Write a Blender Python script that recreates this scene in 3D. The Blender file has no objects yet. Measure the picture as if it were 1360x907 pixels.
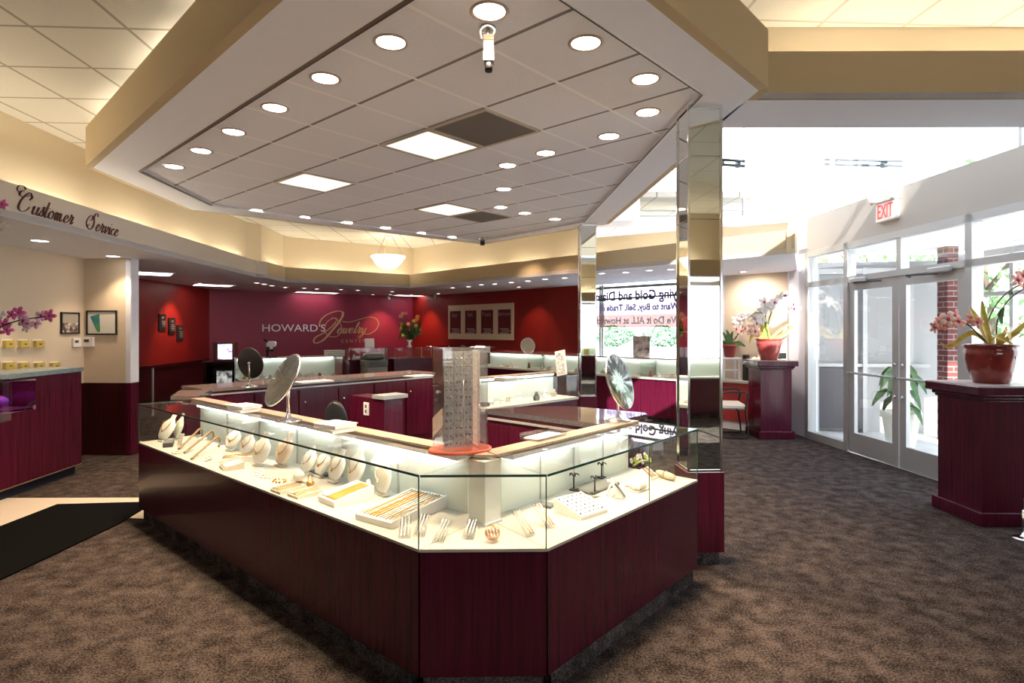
import bpy, math, random
from mathutils import Vector, Matrix
R_ = random.Random(7)
S = bpy.context.scene
COL = S.collection
PI = math.pi

# ------------------------------------------------------------------ camera
EYE, F, CX, CY = 1.57, 780.0, 680.0, 437.0        # eye height, focal length in pixels of a 1360 px wide frame, horizon
cd = bpy.data.cameras.new('camera')
cam = bpy.data.objects.new('camera', cd); COL.objects.link(cam)
cam.location = (0, 0, EYE); cam.rotation_euler = (PI/2, 0, 0)
cd.sensor_width = 36.0; cd.lens = F/1360*36.0
cd.shift_y = -(453.5-CY)/1360; cd.clip_start = 0.05; cd.clip_end = 300
S.camera = cam

# ------------------------------------------------------------------ world, sun, exposure
S.view_settings.view_transform = 'Standard'; S.view_settings.look = 'None'
S.view_settings.gamma = 1.0; S.view_settings.use_curve_mapping = False
S.view_settings.exposure = 1.33
w = bpy.data.worlds.new('sky'); S.world = w; w.use_nodes = True
wn = w.node_tree.nodes; wl = w.node_tree.links
bg = wn['Background']
tcw = wn.new('ShaderNodeTexCoord'); sepw = wn.new('ShaderNodeSeparateXYZ'); rampw = wn.new('ShaderNodeValToRGB')
wl.new(tcw.outputs['Generated'], sepw.inputs[0]); wl.new(sepw.outputs['Z'], rampw.inputs[0]); wl.new(rampw.outputs[0], bg.inputs[0])
rampw.color_ramp.elements[0].color = (0.95, 0.96, 0.95, 1); rampw.color_ramp.elements[1].color = (0.62, 0.78, 1.0, 1)
bg.inputs[1].default_value = 2.4
sd = bpy.data.lights.new('sun', 'SUN'); sd.energy = 8.5; sd.angle = 0.01; sd.color = (1.0, 0.93, 0.82)
sun = bpy.data.objects.new('sun', sd); COL.objects.link(sun)
sun.rotation_euler = Vector((-0.04, -0.80, 0.66)).to_track_quat('Z', 'Y').to_euler()

P_DOWN, P_SOFF, P_ACC = 72.0, 8.0, 18.0                # downlight watts: island, soffit, wall accents
E_COVE, E_FLUO, E_CASE = 12.5, 7.0, 4.6           # emission of cove tubes, fluorescent panels, showcase tubes
WARM = (1.0, 0.75, 0.50); NEUT = (1.0, 0.93, 0.82)

# ------------------------------------------------------------------ placing helpers (world metres; camera frame of the photo)
def G(px, py, z):
    d = (z-EYE)*F/(CY-py); return Vector(((px-CX)/F*d, d, z))
def D(px, py, d):
    return Vector(((px-CX)/F*d, d, EYE+(CY-py)/F*d))
def V(px, py, P, Q):
    k = (px-CX)/F; ux, uy = Q[0]-P[0], Q[1]-P[1]
    t = (k*P[1]-P[0])/(ux-k*uy); y = P[1]+t*uy
    return Vector((k*y, y, EYE+(CY-py)/F*y))
def lerp(a, b, t): return a+(b-a)*t

# ------------------------------------------------------------------ materials
MATS = {}
def mat(name, col=(.8,.8,.8), rough=.5, metal=0., coat=0., emit=0., ecol=None, spec=.5, trans=0., ior=1.45, fn=None):
    if name in MATS: return MATS[name]
    m = bpy.data.materials.new(name); m.use_nodes = True
    b = m.node_tree.nodes['Principled BSDF']
    b.inputs['Base Color'].default_value = (*col, 1); b.inputs['Roughness'].default_value = rough
    b.inputs['Metallic'].default_value = metal; b.inputs['Coat Weight'].default_value = coat
    b.inputs['Coat Roughness'].default_value = .05
    b.inputs['Specular IOR Level'].default_value = spec; b.inputs['Transmission Weight'].default_value = trans; b.inputs['IOR'].default_value = ior
    if emit: 
        b.inputs['Emission Color'].default_value = (*(ecol or col), 1); b.inputs['Emission Strength'].default_value = emit
    if fn: fn(m.node_tree, b)
    MATS[name] = m
    return m
def coords(nt, scale=(1,1,1), rot=(0,0,0), loc=(0,0,0), kind='Object'):
    tc = nt.nodes.new('ShaderNodeTexCoord'); mp = nt.nodes.new('ShaderNodeMapping')
    mp.inputs['Scale'].default_value = scale; mp.inputs['Rotation'].default_value = rot; mp.inputs['Location'].default_value = loc
    nt.links.new(tc.outputs[kind], mp.inputs['Vector']); return mp.outputs[0]
def noise(nt, vec, scale, detail=4, rough=.6):
    n = nt.nodes.new('ShaderNodeTexNoise'); n.inputs['Scale'].default_value = scale; n.inputs['Detail'].default_value = detail; n.inputs['Roughness'].default_value = rough
    nt.links.new(vec, n.inputs['Vector']); return n.outputs['Fac']
def ramp(nt, fac, stops):
    r = nt.nodes.new('ShaderNodeValToRGB'); e = r.color_ramp.elements
    while len(e) < len(stops): e.new(.5)
    for el, (p, c) in zip(e, stops): el.position = p; el.color = (*c, 1)
    nt.links.new(fac, r.inputs[0]); return r.outputs[0]
def bump(nt, b, h, s=.2, dist=.01):
    n = nt.nodes.new('ShaderNodeBump'); n.inputs['Strength'].default_value = s; n.inputs['Distance'].default_value = dist
    nt.links.new(h, n.inputs['Height']); nt.links.new(n.outputs[0], b.inputs['Normal'])
def speckle(stops, scale, detail=4, stretch=(1,1,1), bs=0., dist=.01):
    def fn(nt, b):
        f = noise(nt, coords(nt, stretch), scale, detail)
        nt.links.new(ramp(nt, f, stops), b.inputs['Base Color'])
        if bs: bump(nt, b, f, bs, dist)
    return fn
def carpet_fn(stops):
    def fn(nt, b):
        v = coords(nt)
        n1 = noise(nt, v, 95, 3, .75); n2 = noise(nt, v, 9, 3, .6)
        mx = nt.nodes.new('ShaderNodeMath'); mx.operation = 'MULTIPLY_ADD'; mx.inputs[1].default_value = .35
        nt.links.new(n2, mx.inputs[0])
        m2 = nt.nodes.new('ShaderNodeMath'); m2.operation = 'MULTIPLY'; m2.inputs[1].default_value = .75; nt.links.new(n1, m2.inputs[0]); nt.links.new(m2.outputs[0], mx.inputs[2])
        nt.links.new(ramp(nt, mx.outputs[0], stops), b.inputs['Base Color']); bump(nt, b, n1, .6, .01)
    return fn
def wood_fn(c0, c1):
    def fn(nt, b):
        f = noise(nt, coords(nt, (34, 34, 1.1)), 1.6, 6, .62)
        nt.links.new(ramp(nt, f, [(.3, c0), (.7, c1)]), b.inputs['Base Color'])
    return fn
def grid_fn(base, dark, light, size, yaw, ox, oy, lw=.012):
    # ceiling tiles: gap shade painted as dark lines one way, bright tee bars the other way
    def fn(nt, b):
        tc = nt.nodes.new('ShaderNodeTexCoord'); sx = nt.nodes.new('ShaderNodeSeparateXYZ')
        nt.links.new(tc.outputs['Object'], sx.inputs[0])
        def M(op, a, c, **k):
            n = nt.nodes.new('ShaderNodeMath'); n.operation = op
            for i, q in enumerate((a, c)):
                if hasattr(q, 'is_linked'): nt.links.new(q, n.inputs[i])
                else: n.inputs[i].default_value = q
            return n.outputs[0]
        X = M('SUBTRACT', sx.outputs[0], ox); Y = M('SUBTRACT', sx.outputs[1], oy)
        def line(dx, dy):
            t = M('ADD', M('MULTIPLY', X, dx/size), M('MULTIPLY', Y, dy/size))
            fr = M('FRACT', M('ADD', t, 100.5), 0); return M('LESS_THAN', M('ABSOLUTE', M('SUBTRACT', fr, .5), 0), lw/size)
        c, s = math.cos(yaw), math.sin(yaw)
        a = line(c, s); d = line(s, -c)
        col = base
        n = noise(nt, tc.outputs['Object'], 60, 2)
        cr = ramp(nt, n, [(.3, tuple(x*.96 for x in base)), (.7, base)])
        for msk, cc in ((a, dark), (d, light)):
            mx = nt.nodes.new('ShaderNodeMix'); mx.data_type = 'RGBA'
            nt.links.new(msk, mx.inputs[0]); nt.links.new(cr, mx.inputs[6]); mx.inputs[7].default_value = (*cc, 1); cr = mx.outputs[2]
        nt.links.new(cr, b.inputs['Base Color'])
    return fn
def glass_mat(name, tint=(1,1,1), refl=.0, rough=0.0):
    m = bpy.data.materials.new(name); m.use_nodes = True; nt = m.node_tree; nt.nodes.clear()
    o = nt.nodes.new('ShaderNodeOutputMaterial'); t = nt.nodes.new('ShaderNodeBsdfTransparent'); g = nt.nodes.new('ShaderNodeBsdfGlossy')
    mx = nt.nodes.new('ShaderNodeMixShader'); fr = nt.nodes.new('ShaderNodeFresnel'); fr.inputs[0].default_value = 1.45
    ad = nt.nodes.new('ShaderNodeMath'); ad.operation = 'ADD'; ad.inputs[1].default_value = refl
    t.inputs[0].default_value = (*tint, 1); g.inputs['Roughness'].default_value = rough
    ge = nt.nodes.new('ShaderNodeNewGeometry'); iv = nt.nodes.new('ShaderNodeMath'); iv.operation = 'SUBTRACT'; iv.inputs[0].default_value = 1.0; nt.links.new(ge.outputs['Backfacing'], iv.inputs[1])
    mu_ = nt.nodes.new('ShaderNodeMath'); mu_.operation = 'MULTIPLY'      # only the entry face reflects
    nt.links.new(fr.outputs[0], ad.inputs[0]); nt.links.new(ad.outputs[0], mu_.inputs[0]); nt.links.new(iv.outputs[0], mu_.inputs[1]); nt.links.new(mu_.outputs[0], mx.inputs[0])
    nt.links.new(t.outputs[0], mx.inputs[1]); nt.links.new(g.outputs[0], mx.inputs[2]); nt.links.new(mx.outputs[0], o.inputs[0])
    MATS[name] = m; return m

CARPET = mat('carpet', rough=1, spec=.1, fn=carpet_fn([(.37, (.002,.0015,.0012)), (.5, (.025,.018,.0155)), (.63, (.115,.088,.078))]))
KICK = mat('carpet_base', rough=1, spec=.1, fn=carpet_fn([(.38, (.012,.011,.012)), (.52, (.05,.045,.045)), (.66, (.16,.14,.14))]))
TILEF = mat('cream_floor_tile', (.72,.62,.5), .35)
WOOD = mat('burgundy_wood', rough=.26, coat=.14, spec=.4, fn=wood_fn((.042,.0032,.012), (.108,.0075,.030)))
WOODD = mat('dark_wood', rough=.3, coat=.2, fn=wood_fn((.022,.003,.004), (.06,.009,.010)))
CREAM = mat('cream_paint', (.66,.55,.39), .7)
TAN = mat('tan_paint', (.52,.40,.245), .7)
BEIGE = mat('beige_paint', (.72,.60,.46), .7)
FASC = mat('fascia_paint_daylit', (.58,.52,.46), .7)  # left fascia: same fascia paint, grey daylight tint put into the colour
WHITE = mat('white_paint', (.84,.85,.94), .65)
RED = mat('red_paint', (.25,.011,.008), .45)
RED_DAYLIT = mat('red_paint_daylit', (.29,.022,.062), .45)  # back wall: same red paint, pinkish daylight glare put into the colour
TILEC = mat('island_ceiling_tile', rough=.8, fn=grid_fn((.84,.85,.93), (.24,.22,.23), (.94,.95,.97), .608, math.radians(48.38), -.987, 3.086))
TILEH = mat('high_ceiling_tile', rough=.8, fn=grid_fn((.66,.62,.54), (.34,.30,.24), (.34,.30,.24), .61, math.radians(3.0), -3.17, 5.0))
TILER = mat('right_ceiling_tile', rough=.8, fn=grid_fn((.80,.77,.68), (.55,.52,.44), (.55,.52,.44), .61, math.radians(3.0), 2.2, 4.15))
ALU = mat('painted_aluminium', (.50,.50,.50), .4, .3)
CHROME = mat('chrome', (.86,.86,.88), .12, 1)
MIRROR = mat('mirror', (.88,.92,.90), .02, 1)
BLACK = mat('black_plastic', (.012,.012,.014), .4)
DARKGREY = mat('dark_grey', (.07,.07,.075), .5)
GREY = mat('grey_laminate', (.34,.36,.38), .4)
GRANITE = mat('granite', rough=.15, coat=.3, fn=speckle([(.35, (.10,.08,.08)), (.6, (.30,.25,.23))], 120, 3))
GRANITEB = mat('blue_granite', rough=.25, fn=speckle([(.35, (.12,.17,.20)), (.6, (.32,.40,.43))], 120, 3))
DGRAN = mat('polished_dark_granite', rough=.04, coat=1.0, spec=.8, fn=speckle([(.4, (.05,.03,.035)), (.6, (.12,.09,.10))], 150, 3))
LEDGE = mat('stone_ledge', rough=.3, fn=speckle([(.35, (.27,.20,.15)), (.65, (.46,.36,.28))], 70, 4))
DECK = mat('cream_deck_fabric', (.52,.49,.44), .8)
PANEL = mat('white_case_back', (.80,.86,.80), .5)
VELVET = mat('white_leatherette', (.90,.88,.85), .5)
VELVETG = mat('grey_leatherette', (.16,.16,.15), .6)
TAUPE = mat('taupe_leatherette', (.62,.55,.46), .6)
GOLD = mat('gold', (.50,.25,.05), .35, .6)
SILVER = mat('silver', (.52,.51,.49), .25, .8)
PEARL = mat('pearl', (.85,.79,.72), .25)
PAPER = mat('white_paper', (.86,.84,.84), .7)
EDGE = mat('green_glass_edge', (.03,.10,.075), .2)
GLASS = glass_mat('clear_glass', (.97,.99,.975), .015)
WGLASS = glass_mat('window_glass', (.96,.98,.99), .07)
ACRYL = glass_mat('clear_acrylic', (.93,.94,.96), .07)
PURPLEG = glass_mat('purple_glass', (.80,.58,.86), .05)
LAMP = mat('lamp_glow', (1,1,1), emit=9, ecol=(1,.93,.80))
LAMPS = mat('small_lamp_glow', (1,1,1), emit=5, ecol=(1,.93,.82))
def fluo_fn(nt, b):
    v = coords(nt, rot=(0,0,-math.radians(48.38)))
    wv = nt.nodes.new('ShaderNodeTexWave'); wv.inputs['Scale'].default_value = 9.0; nt.links.new(v, wv.inputs['Vector'])
    c = ramp(nt, wv.outputs['Fac'], [(0, (.55,.55,.50)), (.5, (1,.97,.90))]); nt.links.new(c, b.inputs['Emission Color']); b.inputs['Emission Strength'].default_value = E_FLUO*.062
FLUO = mat('fluorescent_diffuser', (.9,.9,.9), fn=fluo_fn)
COVE = mat('cove_tube', (1,1,1), emit=E_COVE, ecol=(1.0,.90,.69))
CASEL = mat('showcase_tube', (1,1,1), emit=E_CASE, ecol=(.97,1.0,.93))
RUBBER = mat('black_mat_rubber', (.003,.003,.003), .9, spec=.08)
BRICK = None
def brick_fn(nt, b):
    br = nt.nodes.new('ShaderNodeTexBrick'); br.inputs['Scale'].default_value = 1; br.inputs['Brick Width'].default_value = .21; br.inputs['Row Height'].default_value = .075; br.inputs['Mortar Size'].default_value = .008
    br.inputs['Color1'].default_value = (.12,.03,.028,1); br.inputs['Color2'].default_value = (.16,.045,.04,1); br.inputs['Mortar'].default_value = (.26,.23,.22,1)
    tc = nt.nodes.new('ShaderNodeTexCoord'); sx = nt.nodes.new('ShaderNodeSeparateXYZ'); cx = nt.nodes.new('ShaderNodeCombineXYZ'); ad = nt.nodes.new('ShaderNodeMath')
    nt.links.new(tc.outputs['Object'], sx.inputs[0]); nt.links.new(sx.outputs[0], ad.inputs[0]); nt.links.new(sx.outputs[1], ad.inputs[1])
    nt.links.new(ad.outputs[0], cx.inputs[0]); nt.links.new(sx.outputs[2], cx.inputs[1]); nt.links.new(cx.outputs[0], br.inputs['Vector']); nt.links.new(br.outputs[0], b.inputs['Base Color'])
BRICK = mat('red_brick', rough=.85, fn=brick_fn)
CONC = mat('pale_concrete', rough=.8, fn=speckle([(.3, (.55,.54,.52)), (.7, (.66,.65,.63))], 4))
POT = mat('oxblood_glaze', rough=.12, coat=.6, fn=speckle([(.3, (.13,.012,.010)), (.7, (.30,.035,.028))], 9, 3))
CLAY = mat('red_clay', (.32,.045,.04), .5)
SOIL = mat('moss', rough=.95, fn=speckle([(.3, (.20,.10,.04)), (.7, (.45,.26,.12))], 60, bs=.5))
LEAF = mat('leaf_green', rough=.4, fn=speckle([(.3, (.025,.075,.02)), (.7, (.075,.17,.045))], 12))
YLEAF = mat('yellow_leaf', rough=.45, fn=speckle([(.3, (.42,.30,.04)), (.7, (.72,.52,.10))], 14))
STEM = mat('dark_stem', (.06,.045,.02), .6)
PETW = mat('white_petal', (.85,.80,.80), .55)
PETP = mat('coral_petal', (.80,.36,.28), .55)
PETM = mat('magenta_petal', (.84,.17,.50), .55)
PETL = mat('pink_petal', (.90,.56,.82), .55)
CENT = mat('flower_centre', (.45,.05,.14), .5)
MARK = mat('burgundy_lettering', (.09,.012,.010), .35, .2)
EXITR = mat('exit_red', (.75,.03,.02), .5, emit=.6, ecol=(.9,.05,.03))
CHAIRF = mat('oatmeal_upholstery', (.66,.60,.52), .85)
BRASS = mat('yellow_box_card', (.62,.46,.10), .5)
PURPLE = mat('purple_vinyl', (.22,.05,.30), .5)

# ------------------------------------------------------------------ mesh builder
class MB:
    def __init__(s): s.v = []; s.f = []; s.sm = []
    def add(s, vs, fs, smooth=False):
        n = len(s.v); s.v += [Vector(p) for p in vs]; s.f += [tuple(i+n for i in f) for f in fs]; s.sm += [smooth]*len(fs); return s
    def box(s, c, d, rz=0., rx=0., ry=0.):
        M = Matrix.Translation(c) @ Matrix.Rotation(rz, 4, 'Z') @ Matrix.Rotation(ry, 4, 'Y') @ Matrix.Rotation(rx, 4, 'X')
        vs = [M @ Vector((x*d[0]/2, y*d[1]/2, z*d[2]/2)) for z in (-1,1) for y in (-1,1) for x in (-1,1)]
        return s.add(vs, [(0,2,3,1),(4,5,7,6),(0,1,5,4),(2,6,7,3),(0,4,6,2),(1,3,7,5)])
    def bbox(s, c, d, b=.006, rz=0., rx=0., ry=0.):   # box with chamfered edges
        M = Matrix.Translation(c) @ Matrix.Rotation(rz, 4, 'Z') @ Matrix.Rotation(ry, 4, 'Y') @ Matrix.Rotation(rx, 4, 'X')
        x, y, z = d[0]/2, d[1]/2, d[2]/2; b = min(b, x*.9, y*.9, z*.9); vs = []; lv = [(-z, b), (-z+b, 0), (z-b, 0), (z, b)]
        for zz, i in lv:
            for px, py in ((-x+b+i*0, -y+i),(x-b, -y+i),(x-i, -y+b),(x-i, y-b),(x-b, y-i),(-x+b, y-i),(-x+i, y-b),(-x+i, -y+b)): vs.append(M @ Vector((px, py, zz)))
        fs = [tuple(range(7,-1,-1)), tuple(range(24,32))]
        for k in range(3):
            for i in range(8): j = (i+1) % 8; fs.append((k*8+i, k*8+j, k*8+8+j, k*8+8+i))
        return s.add(vs, fs)
    def prism(s, poly, z0, z1):
        n = len(poly); a = sum(poly[i][0]*poly[(i+1)%n][1]-poly[(i+1)%n][0]*poly[i][1] for i in range(n))
        if a < 0: poly = list(reversed(poly))
        vs = [(p[0],p[1],z0) for p in poly]+[(p[0],p[1],z1) for p in poly]
        return s.add(vs, [tuple(range(n-1,-1,-1)), tuple(range(n,2*n))]+[(i,(i+1)%n,(i+1)%n+n,i+n) for i in range(n)])
    def poly(s, pts): return s.add(pts, [tuple(range(len(pts)))])
    def wall(s, P, Q, z0, z1, t=.1, side=1):      # slab along P->Q, thickness to the left (side=1) or right
        u = Vector((Q[0]-P[0], Q[1]-P[1])).normalized(); n = Vector((-u.y, u.x))*t*side
        return s.prism([(P[0],P[1]),(Q[0],Q[1]),(Q[0]+n.x,Q[1]+n.y),(P[0]+n.x,P[1]+n.y)], z0, z1)
    def tube(s, pts, r, n=8, cap=True, smooth=True):
        pts = [Vector(p) for p in pts]; rs = r if isinstance(r, (list, tuple)) else [r]*len(pts)
        t0 = (pts[1]-pts[0]).normalized(); up = Vector((0,0,1)) if abs(t0.z) < .9 else Vector((1,0,0)); a = t0.cross(up).normalized(); vs = []
        for i, p in enumerate(pts):
            t = (pts[min(i+1,len(pts)-1)]-pts[max(i-1,0)]).normalized()
            a = (a-t*a.dot(t)).normalized(); b = t.cross(a)
            for k in range(n): an = 2*PI*k/n; vs.append(p+(a*math.cos(an)+b*math.sin(an))*rs[i])
        fs = [(i*n+k, i*n+(k+1)%n, (i+1)*n+(k+1)%n, (i+1)*n+k) for i in range(len(pts)-1) for k in range(n)]
        m = len(pts)-1
        s.add(vs, fs, smooth)
        if cap: s.f += [tuple(len(s.v)-len(vs)+k for k in range(n-1,-1,-1)), tuple(len(s.v)-len(vs)+m*n+k for k in range(n))]; s.sm += [False]*2
        return s
    def lathe(s, prof, c=(0,0,0), n=24, M=None, sx=1., sy=1., smooth=True, cap=True):
        vs = []; M = M or Matrix.Identity(4); c = Vector(c)
        for r, z in prof:
            for k in range(n): an = 2*PI*k/n; vs.append(M @ Vector((r*sx*math.cos(an), r*sy*math.sin(an), z)) + c)
        m = len(prof)
        fs = [(i*n+k, i*n+(k+1)%n, (i+1)*n+(k+1)%n, (i+1)*n+k) for i in range(m-1) for k in range(n)]
        s.add(vs, fs, smooth); b0 = len(s.v)-len(vs)
        if cap and prof[0][0] > 1e-5: s.f.append(tuple(b0+k for k in range(n-1,-1,-1))); s.sm.append(False)
        if cap and prof[-1][0] > 1e-5: s.f.append(tuple(b0+(m-1)*n+k for k in range(n))); s.sm.append(False)
        return s
    def ball(s, c, r, n=10, sc=(1,1,1), M=None):
        k = max(4, n//2)
        M2 = (M or Matrix.Identity(4)) @ Matrix.Diagonal((*sc, 1))
        return s.lathe([(max(1e-6, r*math.sin(PI*i/k)), -r*math.cos(PI*i/k)) for i in range(k+1)], c, n, M2)
    def build(s, name, m, parent=None, world=True):
        me = bpy.data.meshes.new(name); vs = s.v
        if parent is not None and world:
            r = parent
            while r.parent: r = r.parent
            Mi = Matrix(r['_T'] if False else TM[r.name]).inverted(); vs = [Mi @ p for p in vs]
        me.from_pydata([tuple(p) for p in vs], [], s.f); me.polygons.foreach_set('use_smooth', s.sm); me.materials.append(m)
        o = bpy.data.objects.new(name, me); COL.objects.link(o)
        if parent is not None: o.parent = parent
        return o
TM = {}
def tag(o, label, cat, group=None):
    o['label'] = label; o['category'] = cat
    if group: o['group'] = group
    return o
def thing(name, label, cat, loc=(0,0,0), rz=0., group=None):
    o = bpy.data.objects.new(name, None); COL.objects.link(o); o.location = loc; o.rotation_euler = (0,0,rz); o.empty_display_size = .05
    TM[o.name] = Matrix.Translation(loc) @ Matrix.Rotation(rz, 4, 'Z')
    return tag(o, label, cat, group)
def struct(name, mb, m, parent=None):
    o = mb.build(name, m, parent, world=False)
    if parent is None: o['kind'] = 'structure'
    return o
def copy_thing(o, loc, rz=None, label=None):
    c = o.copy(); COL.objects.link(c); c.location = loc
    if rz is not None: c.rotation_euler = (0,0,rz)
    TM[c.name] = Matrix.Translation(loc) @ Matrix.Rotation(c.rotation_euler.z, 4, 'Z')
    if label: c['label'] = label
    for ch in list(o.children):
        k = ch.copy(); COL.objects.link(k); k.parent = c
        for g in list(ch.children):
            q = g.copy(); COL.objects.link(q); q.parent = k
    return c
ORD = ['first','second','third','fourth','fifth','sixth','seventh','eighth','ninth','tenth','eleventh','twelfth','thirteenth','fourteenth']
def crom(pts, n=6):
    pts = [Vector(p) for p in pts]; out = []
    for i in range(len(pts)-1):
        p0, p1, p2, p3 = pts[max(i-1,0)], pts[i], pts[i+1], pts[min(i+2,len(pts)-1)]
        for k in range(n):
            t = k/n; out.append(.5*((2*p1)+(p2-p0)*t+(2*p0-5*p1+4*p2-p3)*t*t+(3*p1-p0-3*p2+p3)*t**3))
    return out+[pts[-1]]
def text(s, size, name, m, parent, M, ext=.003, align='CENTER', sx=1., space=1., bold=0.):
    cu = bpy.data.curves.new('t', 'FONT'); cu.body = s; cu.size = size; cu.extrude = ext; cu.align_x = align; cu.align_y = 'CENTER'; cu.space_character = space; cu.resolution_u = 4; cu.offset = bold
    ob = bpy.data.objects.new('t', cu); COL.objects.link(ob)
    me = bpy.data.meshes.new_from_object(ob); bpy.data.objects.remove(ob)
    W = M @ Matrix.Diagonal((sx, 1, 1, 1))
    if parent is not None:
        r = parent
        while r.parent: r = r.parent
        W = TM[r.name].inverted() @ W
    me.transform(W)
    if sx < 0: me.flip_normals()
    me.materials.clear(); me.materials.append(m)
    o = bpy.data.objects.new(name, me); COL.objects.link(o); o.parent = parent; return o
def frame_on(P, u, n):   # matrix: local x along u (horizontal), y up, z out along n
    u = Vector((u[0], u[1], 0)).normalized(); n = Vector((n[0], n[1], 0)).normalized()
    return Matrix(((u.x, 0, n.x, P[0]), (u.y, 0, n.y, P[1]), (0, 1, 0, P[2]), (0,0,0,1)))
def lamp(kind, loc, power, col, parent=None, size=.05, spot=2.2, blend=.6, aim=(0,0,-1)):
    l = bpy.data.lights.new('lamp', kind); l.energy = power; l.color = col
    if kind == 'SPOT': l.spot_size = spot; l.spot_blend = blend; l.shadow_soft_size = size
    o = bpy.data.objects.new('lamp', l); COL.objects.link(o); o.rotation_euler = Vector(aim).to_track_quat('-Z', 'Y').to_euler()
    if parent: o.parent = parent; o.location = TM[parent.name].inverted() @ Vector(loc)
    else: o.location = loc
    return o
# ================================================================== THE SETTING
SZ, SZT, HZ, RZ, IZ, IZT = 2.45, 2.73, 3.52, 3.74, 3.06, 3.42    # soffit, fascia top, high ceiling, right ceiling, island underside, island fascia top
RA, RB, RC = (-6.20, 6.6), (-6.65, 12.9), (-2.69, 15.94)         # left red wall, corner, far corner
RE_ = (4.23, 9.02)                                               # back right wall meets the storefront
W0, W1 = (1.375, 11.875), (3.52, 9.73)                           # back window from left to right
def SFX(y): return 4.33-.056*(y-7.2)                             # storefront line
FAS = [(-3.80,2.0),(-3.97,4.56),(-4.33,9.93),(-4.22,10.15),(-4.25,11.0),(-2.18,12.5),(3.28,6.81)]
NICHE = [(-4.35,2.0),(-4.57,5.24),(-4.84,10.7),(-4.70,11.0),(-4.82,12.37),(-2.39,14.2),(1.30,10.50),(4.15,8.84)]

m = MB(); m.prism([(-8.5,-3),(5.2,-3),(4.72,1),(SFX(8.9),8.9),(4.2,9.1),(-2.6,16.4),(-8.5,16.4)], -.06, 0); struct('floor', m, CARPET)
# cream tile walkway at the left, set into the carpet
m = MB(); m.prism([(-8.2,5.42),(-3.30,5.46),(-3.02,5.18),(-3.05,4.86),(-3.45,4.92),(-4.20,4.62),(-8.2,3.0)], 0, .004); o = struct('trim_1', m, TILEF)
# walls round the part of the room behind the camera
m = MB(); m.wall((-8.4,-2.9),(1.6,-2.9), 0, 4, .1, -1); m.wall((5.15,-2.9),(5.2,-2.9), 0, 4, .1, -1); m.wall((1.6,-2.9),(5.15,-2.9), 0, 1.0, .1, -1); m.wall((1.6,-2.9),(5.15,-2.9), 2.42, 4, .1, -1); struct('wall_rear', m, CREAM)
m = MB(); m.box((3.375,-2.95,1.02),(3.55,.12,.04)); m.box((3.375,-2.95,2.40),(3.55,.12,.04)); m.box((3.375,-2.95,1.7),(.05,.08,1.4)); wr_ = struct('window_6', m, ALU)
m = MB(); m.box((3.375,-2.95,1.71),(3.55,.008,1.38)); struct('window_pane', m, WGLASS, wr_)
m = MB(); m.box((0,-2.35,SZ+.03),(9.0,1.1,.06)); struct('ceiling_soffit_rear', m, WHITE)
m = MB(); m.box((0,-1.80,(SZ+SZT)/2),(9.0,.06,SZT-SZ)); struct('trim_fascia_rear', m, TAN)
m = MB(); m.wall((-8.4,16.3),(-8.4,-2.9), 0, 4, .1, -1); struct('wall_far_left', m, CREAM)
# customer service alcove: beige wall block with its return
m = MB(); m.prism([(-5.25,1.0),(-5.34,7.33),(-4.80,7.30),(-4.80,7.44),(-6.4,7.5),(-6.4,1.0)], .90, SZ); struct('wall_beige', m, BEIGE)
m = MB(); m.prism([(-5.25,1.0),(-5.34,7.33),(-4.80,7.30),(-4.80,7.44),(-6.4,7.5),(-6.4,1.0)], .0, .90); struct('wall_beige_wainscot', m, WOODD)
m = MB(); m.bbox((-4.765,7.37,.90+(SZ-.90)/2),(.07,.16,SZ-.90),.006); struct('trim_2', m, WHITE)
m = MB(); m.bbox((-4.765,7.37,.45),(.07,.16,.90),.006); struct('trim_3', m, WOOD)
# left red wall over dark wainscot
m = MB(); m.wall(RA, RB, .90, SZ, .12, 1); struct('wall_left', m, RED)
m = MB(); m.wall(RA, RB, 0, .90, .12, 1); struct('wall_left_wainscot', m, WOODD)
m = MB(); m.wall(RA, RB, .87, .92, .03, -1); struct('trim_4', m, WOODD)
for k, px in enumerate((202,)):
    p = V(px, 500, RA, RB); m = MB(); m.box((p.x+.012,p.y,.44),(.02,.03,.86)); struct('trim_%d' % (5+k), m, ALU)
m = MB(); m.wall(RB, RC, 0, SZ+.02, .12, 1); struct('wall_back', m, RED_DAYLIT)
m = MB(); m.wall(RC, W0, 0, SZ+.02, .12, 1); struct('wall_right_red', m, RED)
# window wall: sill, jambs and glass
u = Vector((W1[0]-W0[0], W1[1]-W0[1])).normalized()
m = MB(); m.wall(W0, W1, 0, 1.0, .16, 1); struct('wall_window_sill', m, WHITE)
m = MB(); m.wall(W1, RE_, 0, SZ+.02, .16, 1); struct('wall_back_right', m, BEIGE)
m = MB(); m.wall(W0, (W0[0]+u.x*.05, W0[1]+u.y*.05), 1.0, SZ, .30, 1); m.wall((W1[0]-u.x*.05, W1[1]-u.y*.05), W1, 1.0, SZ, .30, 1); m.wall(W0, W1, .98, 1.02, .30, 1); wf = struct('window_1', m, WHITE)
m = MB(); nv = Vector((-u.y, u.x)); gp = [(W0[0]+nv.x*.2, W0[1]+nv.y*.2), (W1[0]+nv.x*.2, W1[1]+nv.y*.2)]
m.wall(gp[0], gp[1], 1.02, SZ, .008, 1); struct('window_pane', m, WGLASS, wf)
m = MB()
for t in (.12, .14): 
    c = (lerp(gp[0][0],gp[1][0],t), lerp(gp[0][1],gp[1][1],t)); m.box((c[0],c[1],(1.0+SZ)/2),(.03,.05,SZ-1.0), math.atan2(u.y,u.x))
m.wall((gp[0][0],gp[0][1]),(gp[1][0],gp[1][1]), 2.36, 2.41, .05, 1); struct('window_mullion', m, ALU, wf)

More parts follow.
